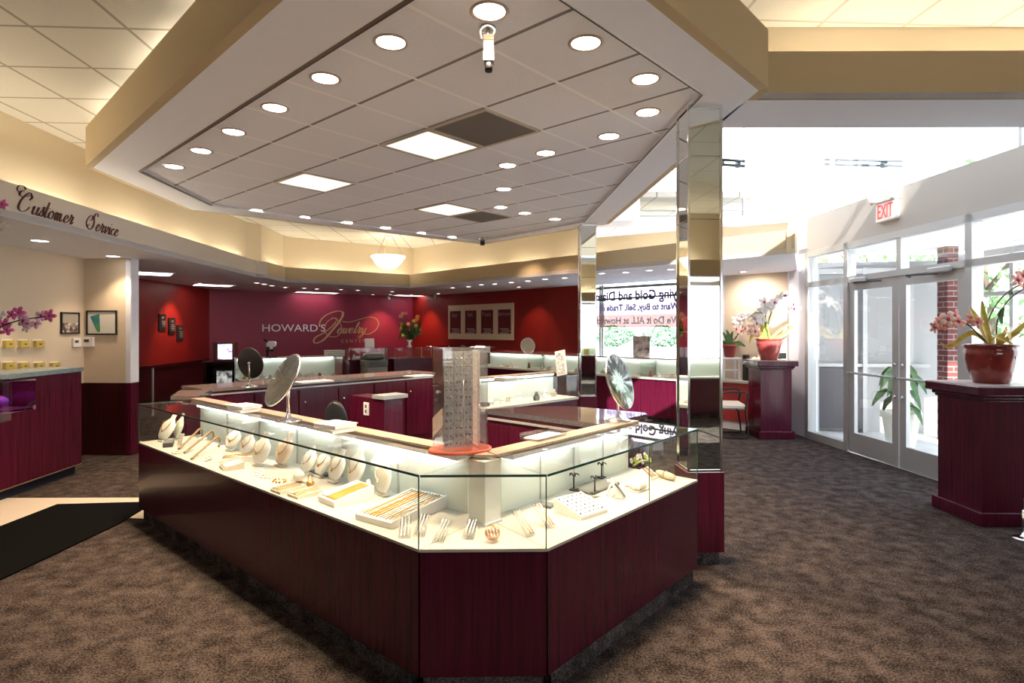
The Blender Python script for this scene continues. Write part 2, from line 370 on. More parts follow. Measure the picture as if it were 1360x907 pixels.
# soffit slab over the perimeter and its fascia
for k, pl in enumerate(([FAS[0],FAS[1],FAS[2],(-8.3,9.93),(-8.3,2.0)],[FAS[2],FAS[3],FAS[4],(-8.3,13.2),(-8.3,9.93)],[FAS[4],FAS[5],(-2.6,16.2),(-8.3,13.2)],[FAS[5],FAS[6],(4.235,8.72),(4.3,9.1),(-2.6,16.2)])):
    m = MB(); m.prism(pl, SZ, SZ+.06); struct('ceiling_soffit_%d' % (k+1), m, WHITE)
for k in range(len(FAS)-1):
    m = MB(); m.wall(FAS[k], FAS[k+1], SZ+.002, SZT, .07, 1); struct('trim_fascia_%d' % (k+1), m, FASC if k < 3 else TAN)
m = MB(); m.wall((3.27,6.83),(4.15,8.75), SZ+.002, SZT, .07, 1); struct('trim_fascia_7', m, TAN)
for k in range(len(NICHE)-1):
    m = MB(); m.wall(NICHE[k], NICHE[k+1], SZ+.06, HZ+.01 if k < 6 else 3.19, .1, 1); struct('wall_niche_%d' % (k+1), m, CREAM)
# high ceilings
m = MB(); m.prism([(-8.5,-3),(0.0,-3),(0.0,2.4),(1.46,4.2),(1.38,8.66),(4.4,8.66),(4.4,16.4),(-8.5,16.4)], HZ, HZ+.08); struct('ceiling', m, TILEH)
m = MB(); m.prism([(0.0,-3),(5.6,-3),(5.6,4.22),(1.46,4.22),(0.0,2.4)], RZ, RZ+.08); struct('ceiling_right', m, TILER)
m = MB(); m.wall((0,-3),(0,2.4), HZ, RZ+.02, .05, 1); m.wall((0,2.4),(1.46,4.22), HZ, RZ+.02, .05, 1); struct('trim_9', m, WHITE)

# the dropped island ceiling: outer and inner outline
IO = [(-.42,2.06),(-3.87,5.43),(-4.00,7.33),(-.52,10.24),(1.32,8.30),(1.54,3.67),(.05,2.06)]
II = [(-.30,2.52),(-3.507,5.56),(-3.61,7.08),(-.55,10.02),(1.00,8.20),(1.207,3.737),(.07,2.50)]
m = MB(); n = len(IO)
for k in range(n):
    a, b, c, d = IO[k], IO[(k+1)%n], II[(k+1)%n], II[k]; m.prism([a,b,c,d], IZ, IZ+.05)
struct('ceiling_island_border', m, WHITE)
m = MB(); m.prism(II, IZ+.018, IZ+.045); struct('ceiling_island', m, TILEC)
for k in range(n):
    a, b = IO[k], IO[(k+1)%n]; m = MB(); m.wall(a, b, IZ+.001, IZT, .06, 1 if k < 9 else 1); struct('trim_island_fascia_%d' % (k+1), m, TAN)
m = MB(); m.prism(IO, IZT-.02, IZT); struct('ceiling_island_top', m, WHITE)
for k in range(n):
    a, b = Vector(II[k]), Vector(II[(k+1)%n]); m = MB(); m.wall(a, b, IZ-.003, IZ+.012, .028 if k in (0,1) else .018, 1); struct('trim_gap_%d' % (k+1), m, mat('slot_shade_strip', (.16,.12,.09), .6) if k in (0,1) else mat('bright_trim', (.9,.9,.92), .4))  # dark left strips are coloured in for the shade of the recess slot
    if k in (0,1,4,5): m = MB(); m.wall(a, b, IZ-.005, IZ+.004, .008, 1); struct('trim_edge_%d' % (k+1), m, DARKGREY)
# beams across the tall entrance bay
m = MB(); m.prism([(1.53,3.83),(5.4,3.80),(5.4,4.33),(1.47,4.35)], IZ, IZ+.05); struct('ceiling_beam_front', m, WHITE)
m = MB(); m.wall((1.53,3.83),(5.4,3.80), IZ+.002, 3.38, .06, 1); struct('trim_beam_fascia', m, TAN)
m = MB(); m.wall((1.47,4.24),(5.4,4.22), IZ+.05, 4.7, .1, 1); struct('wall_bay_front', m, CREAM)
m = MB(); m.prism([(1.30,8.68),(SFX(8.68),8.68),(SFX(9.2),9.2),(1.26,9.22)], 3.17, 3.23); struct('ceiling_beam_back', m, WHITE)
m = MB(); m.wall((1.47,4.30),(1.37,8.72), IZ+.05, 4.7, .08, 1); struct('wall_bay_left', m, WHITE)
m = MB(); m.prism([(1.30,5.35),(3.70,5.35),(3.70,8.0),(4.6,8.0),(4.6,8.9),(1.30,8.9)], 4.68, 4.76); struct('ceiling_bay', m, WHITE)  # unseen bay roof, cut open so sun lands on counter and header
m = MB()
for y in (4.27, 5.32): m.box((2.95,y,4.72),(3.4,.06,.08))
for x in (1.33, 4.6): m.box((x,4.8,4.72),(.06,1.0,.08))
bw = struct('window_7', m, ALU)  # unseen skylight frame, added round the sun opening
m = MB(); m.box((2.95,4.8,4.72),(3.2,1.0,.008)); m.box((4.2,6.68,4.72),(.95,2.6,.008)); struct('window_pane', m, WGLASS, bw)
# clerestory at the back of the bay
m = MB(); m.wall((1.38,8.72),(1.90,8.72), 3.2, 4.7, .1, 1); struct('wall_bay_pier', m, WHITE)
m = MB(); xe = SFX(8.74)
m.box(((1.90+xe)/2,8.75,3.24),(xe-1.90,.08,.03)); m.box(((1.90+xe)/2,8.75,3.335),(xe-1.90,.05,.012)); cw = struct('window_2', m, ALU)
m = MB()
for x in (2.62, 3.46): m.box((x,8.76,3.95),(.04,.05,1.5))
struct('window_mullion', m, WHITE, cw)
m = MB(); m.box(((1.90+xe)/2,8.76,3.95),(xe-1.90,.008,1.5)); struct('window_pane', m, WGLASS, cw)

# ------------------------------------------------------------------ storefront on the right
def SP(y, dx=0.): return (SFX(y)+dx, y)
m = MB(); m.wall(SP(4.4), SP(8.71), 2.67, 3.17, .16, -1); struct('wall_header', m, mat('header_paint', (.45,.41,.37), .7))
m = MB(); m.wall(SP(8.48), SP(8.98), 0, 3.17, .16, -1); struct('wall_storefront_stub', m, WHITE)
m = MB(); m.wall(SP(-2.9), SP(4.4), 0, 3.8, .16, -1); struct('wall_right_rear', m, CREAM)
# clerestory above the header
m = MB()
for y in (5.2, 6.6, 8.0): m.box((SFX(y)+.08,y,3.93),(.05,.03,1.5))
m.wall(SP(4.41,.06), SP(8.70,.06), 4.62, 4.7, .06, -1); cw = struct('window_3', m, ALU)
m = MB(); m.wall(SP(4.41,.08), SP(8.70,.08), 3.17, 4.66, .008, -1); struct('window_pane', m, WGLASS, cw)
# glazed frame: mullions at the depths the photograph shows
YS = [8.46, 7.56, 5.66, 4.46]
m = MB()
m.wall(SP(4.42,-.02), SP(8.5,-.02), 2.60, 2.68, .10, -1); m.wall(SP(4.42,-.02), SP(8.5,-.02), 2.17, 2.24, .10, -1)
for y in YS: m.wall(SP(y-.04,-.02), SP(y+.04,-.02), 0, 2.68, .12, -1)
m.wall(SP(6.58,-.01), SP(6.65,-.01), 2.2, 2.65, .10, -1)
m.wall(SP(7.56,-.02), SP(8.5,-.02), 0, .11, .10, -1)
m.wall(SP(4.42,-.02), SP(5.66,-.02), 0, .11, .10, -1)
sf = struct('window_4', m, ALU)
m = MB(); m.wall(SP(7.6,.03), SP(8.42,.03), .11, 2.17, .008, -1); m.wall(SP(4.5,.03), SP(5.62,.03), .11, 2.17, .008, -1); m.wall(SP(4.5,.03), SP(8.42,.03), 2.24, 2.60, .008, -1)
struct('window_pane', m, WGLASS, sf)
dH = 2.17
for k, (ya, yb) in enumerate(((7.51,6.63),(6.61,5.71))):
    m = MB(); st = .10
    m.wall(SP(yb,.0), SP(yb+st,.0), .01, dH, .045, -1); m.wall(SP(ya-st,.0), SP(ya,.0), .01, dH, .045, -1)
    m.wall(SP(yb+st,.0), SP(ya-st,.0), .01, .26, .045, -1); m.wall(SP(yb+st,.0), SP(ya-st,.0), dH-.11, dH, .045, -1)
    d = struct('door_%d' % (k+1), m, ALU)
    m = MB(); m.wall(SP(yb+st,.02), SP(ya-st,.02), .26, dH-.11, .008, -1); struct('door_pane', m, WGLASS, d)
    m = MB(); m.tube([(SFX(yb+.04)-.055, yb+.04, 1.02), (SFX(ya-.04)-.055, ya-.04, 1.02)], .014, 8)
    for y in (yb+.05, ya-.05): m.tube([(SFX(y)-.06,y,1.02),(SFX(y)+.005,y,1.02)], .012, 8)
    struct('push_bar', m, ALU, d)
    m = MB(); yl = ya-.05 if k == 1 else yb+.05
    for z in (.80, 1.16): m.lathe([(.022,0),(.022,.012),(.012,.018)], (SFX(yl)-.0, yl, z), 12, Matrix.Rotation(-PI/2, 4, 'Y'))
    struct('door_lock', m, CHROME, d)
    yc = lerp(ya, yb, .72 if k == 0 else .40)
    yc = ya-.22 if k == 0 else yb+.28
    m = MB(); m.bbox((SFX(yc)-.04, yc, dH+.005),(.06,.30,.065),.012); struct('door_closer', m, ALU, d)
    ye = yc-.42 if k == 0 else yc+.42
    m = MB(); m.tube([(SFX(yc)-.06,yc,dH-.035),(SFX((yc+ye)/2)-.22,(yc+ye)/2,dH-.035)], .010, 6); m.tube([(SFX((yc+ye)/2)-.22,(yc+ye)/2,dH-.035),(SFX(ye)-.03,ye,dH-.035)], .010, 6); struct('closer_arm', m, DARKGREY, d)
# ------------------------------------------------------------------ entrance lobby and what lies outside
m = MB(); m.prism([(4.35,-3),(SFX(8.9)+.16,8.9),(4.4,9.3),(7.4,9.3),(7.4,-3)], -.06, -.002); struct('floor_lobby', m, CONC)
m = MB(); m.prism([(7.4,-14),(60,-14),(60,60),(-40,60),(-40,17),(-2.6,17),(4.3,9.6),(7.4,9.3)], -.10, -.03); struct('floor_outside', m, CONC)
m = MB(); m.wall((4.5,9.15),(7.0,8.75), 0, 2.6, .12, 1); struct('wall_lobby_end', m, mat('lobby_paint', (.42,.42,.42), .6))
m = MB(); m.prism([(4.55,6.2),(4.46,9.2),(7.1,9.0),(7.1,6.2)], 2.72, 3.0); struct('ceiling_lobby', m, WHITE)
m = MB()
for y in (8.7, 7.75, 6.75, 5.6, 4.4, 3.2): m.box((6.62,y,1.32),(.07,.06,2.64))
m.box((6.62,5.9,2.62),(.08,6.0,.09)); m.box((6.62,5.9,2.05),(.07,6.0,.06)); m.box((6.62,5.9,.06),(.07,6.0,.12)); ow = struct('window_5', m, ALU)
m = MB(); m.box((6.62,5.9,1.3),(.008,5.9,2.5)); struct('window_pane', m, WGLASS, ow)
m = MB(); m.box((6.12,8.25,1.36),(.15,.20,2.72)); struct('wall_brick_pier', m, BRICK)
m = MB()
for xa in (4.62, 5.35, 6.05): m.box((xa,8.93,1.25),(.06,.10,2.5), -.16)
m.box((5.4,8.93,2.45),(1.7,.10,.08), -.16); m.box((5.4,8.93,1.02),(1.7,.09,.05), -.16); struct('trim_10', m, ALU)
m = MB(); m.box((5.0,8.955,.52),(.66,.03,.92), -.16); struct('trim_11', m, mat('dark_lobby_panel', (.10,.09,.10), .3))
# ================================================================== LIGHTS OF THE ROOM
def downlight(p, r, label, group, power, z, col=WARM, lm=LAMP, spot=1.75):
    t = thing('recessed_downlight', label, 'ceiling light', (p[0],p[1],z), 0, group)
    m = MB(); m.lathe([(r*1.18,.004),(r*1.18,-.004),(r*1.0,-.007),(r*.93,-.002)], n=24, cap=False); m.build('trim_ring', WHITE if lm is not LAMP else TANRING, t, world=False)
    m = MB(); m.lathe([(0.0001,-.0025),(r*.96,-.0025),(r*.96,.002)], n=24, cap=False); m.build('lamp_lens', lm, t, world=False)
    if power: lamp('SPOT', (p[0],p[1],z-.03), power, col, t, .05, spot, .7)
    return t
TANRING = mat('copper_trim_ring', (.50,.38,.30), .35, .3)
LEFT = [(650,15),(519,56),(432,104),(365,143),(310,175),(267,200),(231,221)]
RIGHT = [(778,57),(857,105),(860,149)]
MID = [(809,181),(725,203),(674,219.5),(669,251),(665,275),(697,283)]
BACK = [(340,279),(404,288),(461,295),(512,302),(559,309),(600,314.5)]
BACKR = [(737,291),(723.5,307),(684,314.5)]
zt = IZ+.018
for k, q in enumerate(LEFT): downlight(G(*q, zt), .080, '%s downlight from the front in the row along the left edge of the dropped ceiling' % ORD[k], 'downlights along the left edge of the dropped ceiling', P_DOWN, zt)
for k, q in enumerate(RIGHT): downlight(G(*q, zt), .080, '%s recessed downlight in the short row leading to the tall mirrored column' % ORD[k], 'downlights by the tall mirrored column', P_DOWN, zt)
for k, q in enumerate(MID): downlight(G(*q, zt), .080, '%s downlight from the front in the line across the right half of the dropped ceiling' % ORD[k], 'downlights across the right half of the dropped ceiling', P_DOWN*.8, zt)
for k, q in enumerate(BACK): downlight(G(*q, zt), .080, '%s recessed downlight from the left along the far edge of the dropped ceiling' % ORD[k], 'downlights along the far edge of the dropped ceiling', P_DOWN*.8, zt)
for k, q in enumerate(BACKR): downlight(G(*q, zt), .080, '%s recessed downlight of the three beside the far mirrored column' % ORD[k], 'downlights beside the far mirrored column', P_DOWN*.6, zt)
SL = [(341,375.5),(351,377.2),(361,379.2),(379,381.5),(404,382.5),(421,383.6),(453,384.4),(475,385.4),(495,391.2),(521,387)]
for k, q in enumerate(SL): downlight(G(*q, SZ), .055, '%s small soffit spotlight from the left before the maroon wall' % ORD[k], 'small spotlights in the soffit before the maroon wall', P_SOFF if k%2 else 0, SZ, lm=LAMPS)
SR = [(582,390),(601,382),(622,380.5),(639.5,378),(657,377),(679,375),(701,373),(724,370.6),(750,369)]
for k, q in enumerate(SR): downlight(G(*q, SZ), .055, '%s small spotlight from the left in the soffit before the right red wall' % ORD[k], 'small spotlights in the soffit before the right red wall', P_SOFF if k%2 else 0, SZ, lm=LAMPS)
for k, q in enumerate([(799.5,363),(831,361.5),(862,359),(891,357.6)]): downlight(G(*q, SZ), .055, '%s small spotlight from the left in the soffit before the bright back window' % ORD[k], 'small spotlights in the soffit before the back window', 12, SZ, lm=LAMPS)
for k, (q, pw) in enumerate([((53,319.5),20),((150,340),16)]): downlight(G(*q, SZ), .075, ('left' if k == 0 else 'right')+' round downlight under the lettered soffit at the left', 'downlights under the lettered soffit', pw, SZ, lm=LAMPS)
# fluorescent panels and dark vents fill cells of the island grid
ya = math.radians(48.38); gi = Vector((math.cos(ya), math.sin(ya))); gj = Vector((-math.sin(ya), math.cos(ya))); g0 = Vector((-.987, 3.086)); T_ = .608
def cell(i, j): c = g0+gi*(i-.5)*T_+gj*(j+.5)*T_; return c
for (i, j, lab) in ((2,1,'large square fluorescent panel in the middle of the dropped ceiling, nearest the camera'),(2,4,'square fluorescent panel near the left edge of the dropped ceiling'),(5,4,'small far square fluorescent panel at the back of the dropped ceiling')):
    c = cell(i+1, j); t = thing('fluorescent_panel', lab, 'ceiling light', (c.x,c.y,zt), ya, 'fluorescent ceiling panels')
    m = MB()
    for dx, dy, sx, sy in ((0,.285,.60,.035),(0,-.285,.60,.035),(.285,0,.035,.535),(-.285,0,.035,.535)): m.box((dx,dy,-.004),(sx,sy,.014))
    m.build('panel_frame', mat('beige_metal', (.50,.44,.38), .5), t, world=False)
    m = MB(); m.box((0,0,-.002),(.535,.535,.008)); m.build('diffuser', FLUO, t, world=False)
def vent_fn(nt, b):
    wv = nt.nodes.new('ShaderNodeTexWave'); wv.inputs['Scale'].default_value = 14; nt.links.new(coords(nt), wv.inputs['Vector'])
    nt.links.new(ramp(nt, wv.outputs['Fac'], [(.2,(.07,.06,.055)),(.8,(.24,.22,.20))]), b.inputs['Base Color'])
for (i, j, lab) in ((2,0,'dark square air vent beside the nearest fluorescent panel'),(6,4,'dark square air vent at the back of the dropped ceiling')):
    c = cell(i+1, j); t = thing('air_vent', lab, 'vent', (c.x,c.y,zt), ya)
    m = MB(); m.box((0,0,-.003),(.595,.595,.012)); m.build('grille', mat('dark_vent_grille', rough=.7, fn=vent_fn), t, world=False)
    m = MB()
    for dx, dy, sx, sy in ((0,.29,.60,.025),(0,-.29,.60,.025),(.29,0,.025,.55),(-.29,0,.025,.55)): m.box((dx,dy,-.006),(sx,sy,.014))
    m.build('vent_frame', mat('beige_metal'), t, world=False)
# flat light panels in the soffit
for q, sz, lab in (((200,363),(.6,.6),'flat lit panel in the soffit beside the white door trim'),((283,378.6),(.7,.5),'flat lit panel in the soffit above the corner monitors'),((421,388.3),(1.0,.35),'long flat lit panel in the soffit above the wall lettering'),((548,392.6),(1.0,.35),'flat lit panel in the soffit at the far corner')):
    p = G(*q, SZ); t = thing('soffit_panel', lab, 'ceiling light', p, PI/5, 'flat lit panels in the soffit')
    m = MB(); m.box((0,0,-.002),(*sz,.006)); m.build('diffuser', mat('flat_panel_glow', (1,1,1), emit=2.2, ecol=(1,.94,.84)), t, world=False)
    m = MB(); m.box((0,sz[1]/2,-.004),(sz[0]+.04,.03,.012)); m.box((0,-sz[1]/2,-.004),(sz[0]+.04,.03,.012)); m.box((sz[0]/2,0,-.004),(.03,sz[1],.012)); m.box((-sz[0]/2,0,-.004),(.03,sz[1],.012)); m.build('panel_frame', WHITE, t, world=False)
# cove tubes lying on the soffit behind the fascia
k = 0
def cove(P, Q, n, off=.12, ln=1.05, z=SZ+.24, power=1, side=-1):
    global k
    u = Vector((Q[0]-P[0], Q[1]-P[1])); L = u.length; u.normalize(); nn = Vector((-u.y, u.x))*side*off
    for i in range(n):
        c = Vector(P)+u*(L*(i+.5)/n)+nn
        t = thing('cove_light', 'hidden tube light in the cove above the soffit', 'light', (c.x,c.y,z), math.atan2(u.y,u.x), 'tube lights hidden in the ceiling cove')
        ll = min(ln, L/n*.85)
        m = MB(); m.tube([(-ll/2,0,.03),(ll/2,0,.03)], .016, 8); m.build('tube', COVE, t, world=False)
        m = MB(); m.box((0,0,0),(ll+.05,.05,.03)); m.box((0,0,-(z-SZ-.06)/2),(.04,.04,max(.01,z-SZ-.06))) if z < 3 else None; m.build('batten', WHITE, t, world=False)
cove((-4.40,2.4),(-4.84,10.6), 6)
cove((-4.76,11.1),(-4.80,12.2), 1)
cove((-4.70,12.45),(-2.45,14.15), 2)
cove((-2.25,14.05),(3.85,7.95), 6)
cove((1.75,4.02),(5.2,3.99), 3, off=.0, z=IZ+.06)
cove((4.4,-2.88),(-4.4,-2.88), 6, off=.12, side=-1)
cove((-3.86,5.6),(-1.0,2.8), 3, off=-.10, z=IZT+.02, side=-1)
# pendant bowl
p = D(515.5, 345, 12.3); zc = HZ
t = thing('pendant_lamp', 'white glass bowl pendant lamp hanging before the far cove', 'lamp', (p.x,p.y,p.z))
m = MB(); rr = 21.5/F*p.y
m.lathe([(.03,-.20),(.10,-.19),(.20,-.14),(.28,-.06),(.325,.03),(.34,.05),(.33,.05)], n=32, cap=False); m.build('bowl', mat('alabaster_glow', (.95,.90,.80), .4, emit=1.3, ecol=(1,.90,.70)), t, world=False)
m = MB(); m.lathe([(.335,.035),(.352,.04),(.352,.075),(.335,.08),(.335,.035)], n=32, cap=False); m.build('bowl_rim', mat('alabaster_glow'), t, world=False)
m = MB()
for a in (0, 2.1, 4.2): m.tube([(.33*math.cos(a),.33*math.sin(a),.07),(0,0,.62)], .006, 6)
m.tube([(0,0,.60),(0,0,zc-p.z)], .010, 8); m.build('hanger_rods', TAN, t, world=False)
m = MB(); m.lathe([(.07,zc-p.z-.03),(.07,zc-p.z)], n=20); m.build('canopy', WHITE, t, world=False)
# accents washing the red walls
def accent(px, py, P, Q, off, label, power, col=(1,.62,.34), ang=1.3):
    q = V(px, py, P, Q); u = Vector((Q[0]-P[0], Q[1]-P[1])).normalized(); n = Vector((u.y, -u.x))
    c = (q.x+n.x*off, q.y+n.y*off); t = downlight((c[0],c[1]), .05, label, 'wall washing spotlights', 0, SZ, lm=LAMPS)
    lamp('SPOT', (c[0],c[1],SZ-.03), power, col, t, .04, ang, .8, aim=(-n.x*.45,-n.y*.45,-1))
accent(226, 410, RA, RB, .55, 'wall washing spotlight over the three black plaques', P_ACC*2.2)
accent(505, 410, RB, RC, .6, 'wall washing spotlight over the script lettering', P_ACC*1.6)
accent(572, 410, RC, W0, .6, 'wall washing spotlight left of the cream poster board', P_ACC*1.6)
accent(715, 410, RC, W0, .6, 'wall washing spotlight right of the cream poster board', P_ACC*.7)
accent(1005, 410, W1, RE_, .5, 'added spotlight standing in for sunlight bounce above the white orchids', P_ACC*1.3, (1,.88,.76), 2.5)  # lamp added to lend the beige wall its sunlight bounce
# ================================================================== SHOWCASE ISLAND
A, B, C, DD = Vector((-.393,2.492)), Vector((.151,2.502)), Vector((1.157,3.654)), Vector((-3.10,4.87))
uL = (DD-A).normalized(); nL = Vector((-uL.y, uL.x)); nL = nL if nL.dot(Vector((.66,.75))) > 0 else -nL
uR = (C-B).normalized(); nR = Vector((-uR.y, uR.x))
WD = .50
def isect(P, u, Q, v):
    d = Q-P; t = (d.x*v.y-d.y*v.x)/(u.x*v.y-u.y*v.x); return P+u*t
I_ = isect(A+nL*WD, uL, B+nR*WD, uR)
DI, CI = DD+nL*WD, C+nR*WD
ZK, ZD, ZT = .09, .633, .95
def off(P, n, d): return P+n*d
def case_section(label, front, back, ends, drops, lights):
    """front: outer points in order; back: inner points in the reverse order"""
    c = sum(front+back, Vector((0,0)))/len(front+back)
    shr = lambda p: p+(c-p).normalized()*.003
    front = [shr(p) for p in front]; back = [shr(p) for p in back]; ends = [(shr(a), shr(b)) for a, b in ends]; drops = [p+(c-p).normalized()*.006 for p in drops]
    t = thing('display_case', label, 'display case', (c.x,c.y,0), 0, 'glass display cases of the front island')
    poly = front+back
    def inset(k):   # shrink towards the inside
        return [c+(p-c)*(1-k) for p in poly]
    m = MB(); m.prism(inset(.004), ZK, ZD-.012); m.build('base_cabinet', WOOD, t)
    m = MB(); m.prism(inset(.05), 0, ZK); m.build('toe_kick', KICK, t)
    m = MB(); m.prism(inset(.0), ZD-.012, ZD); m.build('deck', DECK, t)
    m = MB(); m.prism(poly, ZT-.010, ZT); m.build('glass_top', GLASS, t)
    m = MB()
    for P, Q in zip(front, front[1:]):
        u = (Q-P).normalized(); n = Vector((-u.y,u.x)); n = n if (c-P).dot(n) > 0 else -n
        m.prism([P+u*.004,Q-u*.004,Q+n*.007-u*.004,P+n*.007+u*.004], ZD, ZT-.010)
    for P, Q in ends:
        u = (Q-P).normalized(); n = Vector((-u.y,u.x)); n = n if (c-P).dot(n) > 0 else -n
        m.prism([P,Q,Q+n*.007,P+n*.007], ZD, ZT-.010)
    m.build('glass_front', GLASS, t)
    m = MB()
    for P, Q in list(zip(front, front[1:]))+ends:
        u = (Q-P).normalized(); n = Vector((-u.y,u.x)); n = n if (c-P).dot(n) > 0 else -n
        m.prism([P-n*.0015,Q-n*.0015,Q+n*.001,P+n*.001], ZT-.010, ZT+.0005)
    for P in drops: m.box((P.x,P.y,(ZD+ZT)/2),(.005,.005,ZT-ZD))
    m.build('glass_edge', EDGE, t)
    m = MB(); m2 = MB(); m3 = MB(); m4 = MB()
    for P, Q, nseg in lights:   # inner run: back panels, ledge, tube
        u = (Q-P).normalized(); n = Vector((-u.y,u.x)); n = n if (c-P).dot(n) > 0 else -n
        m.prism([P+n*.012,Q+n*.012,Q+n*.020,P+n*.020], ZD, ZT-.03)
        P0_ = I_+(c-I_).normalized()*.003; X_ = front[-1] if (front[-1]-A).length < (front[0]-B).length else front[0]; P2_ = I_+(X_-I_)*.2+(c-I_).normalized()*.003
        m2.prism([P0_+u*.014-n*.01,Q-n*.01,Q+n*.10,P2_], ZT, ZT+.012)
        m4.prism([P,Q,Q+n*.10,P+n*.10], ZT-.035, ZT-.010)
        L = (Q-P).length
        for i in range(nseg):
            a, b = P+u*(L*(i+.08)/nseg)+n*.075, P+u*(L*(i+.92)/nseg)+n*.075
            m3.tube([(a.x,a.y,ZT-.047),(b.x,b.y,ZT-.047)], .010, 6)
        bars = MB()
        for i in range(1, nseg*2):
            a = P+u*(L*i/(nseg*2))+n*.024; bars.box((a.x,a.y,(ZD+ZT-.03)/2),(.008,.008,ZT-.03-ZD))
        if nseg > 1: bars.build('door_stile', ALU, t)
    if lights:
        m.build('back_panel', PANEL, t); m2.build('ledge', LEDGE, t); m4.build('light_rail', WHITE, t); m3.build('light_tube', CASEL, t)
    return t
case_section('long left wing of the front showcase, full of necklace busts and chain trays', [DD,A], [I_,DI], [(DI,DD)], [DD+nL*.003+uL*-.003, A], [(I_+uL*.10,DI-uL*.02,3)])
case_section('short angled corner of the front showcase facing the camera', [A,B], [I_], [], [B], [])
case_section('short right wing of the front showcase ending at the tall mirrored column', [B,C], [CI,I_], [(C,CI)], [lerp(B,C,.60)+nR*.003, C], [(I_+uR*.10,CI-uR*.02,2)])
# white post in the inner corner of the showcase
t = [o for o in S.objects if o.name == 'display_case.001'][0]
q = (A+B)/2; k_ = (q-I_).normalized()*.012; m = MB(); m.prism([I_+k_, I_+(A-I_)*.2+k_*.6, I_+(B-I_)*.2+k_*.6], ZT, ZT+.012); m.build('ledge', LEDGE, t)
t = thing('corner_post', 'white square post in the inner corner of the front showcase', 'post', (I_.x+nL.x*-.05, I_.y-.06, ZD+.0008))
m = MB(); q = I_-(nL+nR)*.045; m.prism([q-(uL+uR)*.0-nL*.06-nR*.06, q-nL*.06+nR*.05, q+nL*.05+nR*.05, q+nL*.05-nR*.06], ZD+.0008, ZT-.012); m.build('post_body', mat('white_laminate', (.80,.84,.83), .4), t)
m = MB(); m.prism([q-nL*.068-nR*.068, q-nL*.068+nR*.052, q+nL*.052+nR*.052, q+nL*.052-nR*.068], ZD+.0008, ZD+.012); m.build('post_foot', WHITE, t)

def mirror_column(label, x0, x1, y0, y1, zt, z0=.62):
    t = thing('mirrored_column', label, 'column', ((x0+x1)/2,(y0+y1)/2,0))
    a = math.radians(3.2); cx, cy = (x0+x1)/2, (y0+y1)/2
    w_, d_ = x1-x0, y1-y0
    m = MB(); m.box((cx,cy,(z0+zt)/2),(w_-.004,d_-.004,zt-z0), a); m.build('mirror_cladding', MIRROR, t)
    m = MB(); M = Matrix.Rotation(a, 3, 'Z')
    for sx in (-1,1):
        for sy in (-1,1):
            p = M @ Vector((sx*w_/2, sy*d_/2, 0)); m.box((cx+p.x,cy+p.y,(z0+zt)/2),(.014,.014,zt-z0), a)
    m.box((cx,cy,zt-.012),(w_+.012,d_+.012,.024), a); m.box((cx,cy,z0+.008),(w_+.01,d_+.01,.016), a)
    m.build('chrome_trim', CHROME, t)
    m = MB(); m.box((cx,cy,(ZK+z0)/2),(w_+.03,d_+.03,z0-ZK), a); m.build('pedestal', WOOD, t)
    m = MB(); m.box((cx,cy,ZK/2),(w_-.02,d_-.02,ZK), a); m.build('toe_kick', KICK, t)
    m = MB()
    for z in (1.55, 2.3, 2.72): m.box((cx,cy,z),(w_,d_,.004), a)
    m.build('mirror_joint', DARKGREY, t)
    return t
mirror_column('tall mirrored column at the end of the front showcase', 1.165, 1.385, 3.90, 4.12, IZ)
mirror_column('far mirrored column before the red wall and back window', .965, 1.175, 8.28, 8.48, IZ)

# ------------------------------------------------------------------ counters inside and behind the island
def counter(label, poly, zt, topm, group=None, front=None, doors=0, name='counter', knobs=False, ov=.012, z0=0.):
    c = sum((Vector(p) for p in poly), Vector((0,0)))/len(poly)
    t = thing(name, label, 'counter', (c.x,c.y,0), 0, group)
    m = MB(); m.prism([c+(Vector(p)-c)*.985 for p in poly], z0, zt-.04); m.build('carcass', WOOD, t)
    m = MB(); m.prism([c+(Vector(p)-c)*(1+ov) for p in poly], zt-.035, zt); m.build('worktop', topm, t)
    if front:
        P, Q = Vector(front[0]), Vector(front[1]); u = (Q-P).normalized(); n = Vector((u.y,-u.x)); n = -n if (c-P).dot(n) > 0 else n
        L = (Q-P).length
        for i in range(doors):
            a, b = P+u*(L*(i+.02)/doors), P+u*(L*(i+.98)/doors)
            m = MB(); m.prism([a-n*.004,b-n*.004,b+n*.014,a+n*.014], max(.1,z0), zt-.10); d = m.build('door', WOOD, t)
            if knobs:
                q = lerp(a,b,.12)+n*.014; m = MB(); m.ball((q.x+n.x*.012,q.y+n.y*.012,zt-.24), .016); m.build('knob', CHROME, d)
        m = MB(); a, b = P+u*.02, Q-u*.02; m.prism([a-n*.004,b-n*.004,b+n*.010,a+n*.010], zt-.075, zt-.06); m.build('edge_strip', ALU, t)
    return t
BL0, BL1 = Vector((-3.19,6.08)), Vector((-1.12,8.45)); nb = Vector((-(BL1-BL0).y,(BL1-BL0).x)).normalized()
counter('long wood counter with granite top along the far side of the island', [BL0,BL1,BL1+nb*.55,BL0+nb*.55], ZT, GRANITE, front=(BL0,BL1), doors=6, knobs=True)
counter('wood counter joining the left end of the front showcase', [(-2.90,5.44),(-3.08,6.02),(-3.36,5.95),(-3.16,5.44)], ZT, GRANITE)
counter('low polished dark counter behind the right wing, reflecting the back window', [(.57,3.84),(.98,4.28),(.98,4.36),(.45,4.74),(.06,4.68),(-.20,4.54)], ZT, DGRAN, front=((-.20,4.54),(.57,3.84)), doors=2)
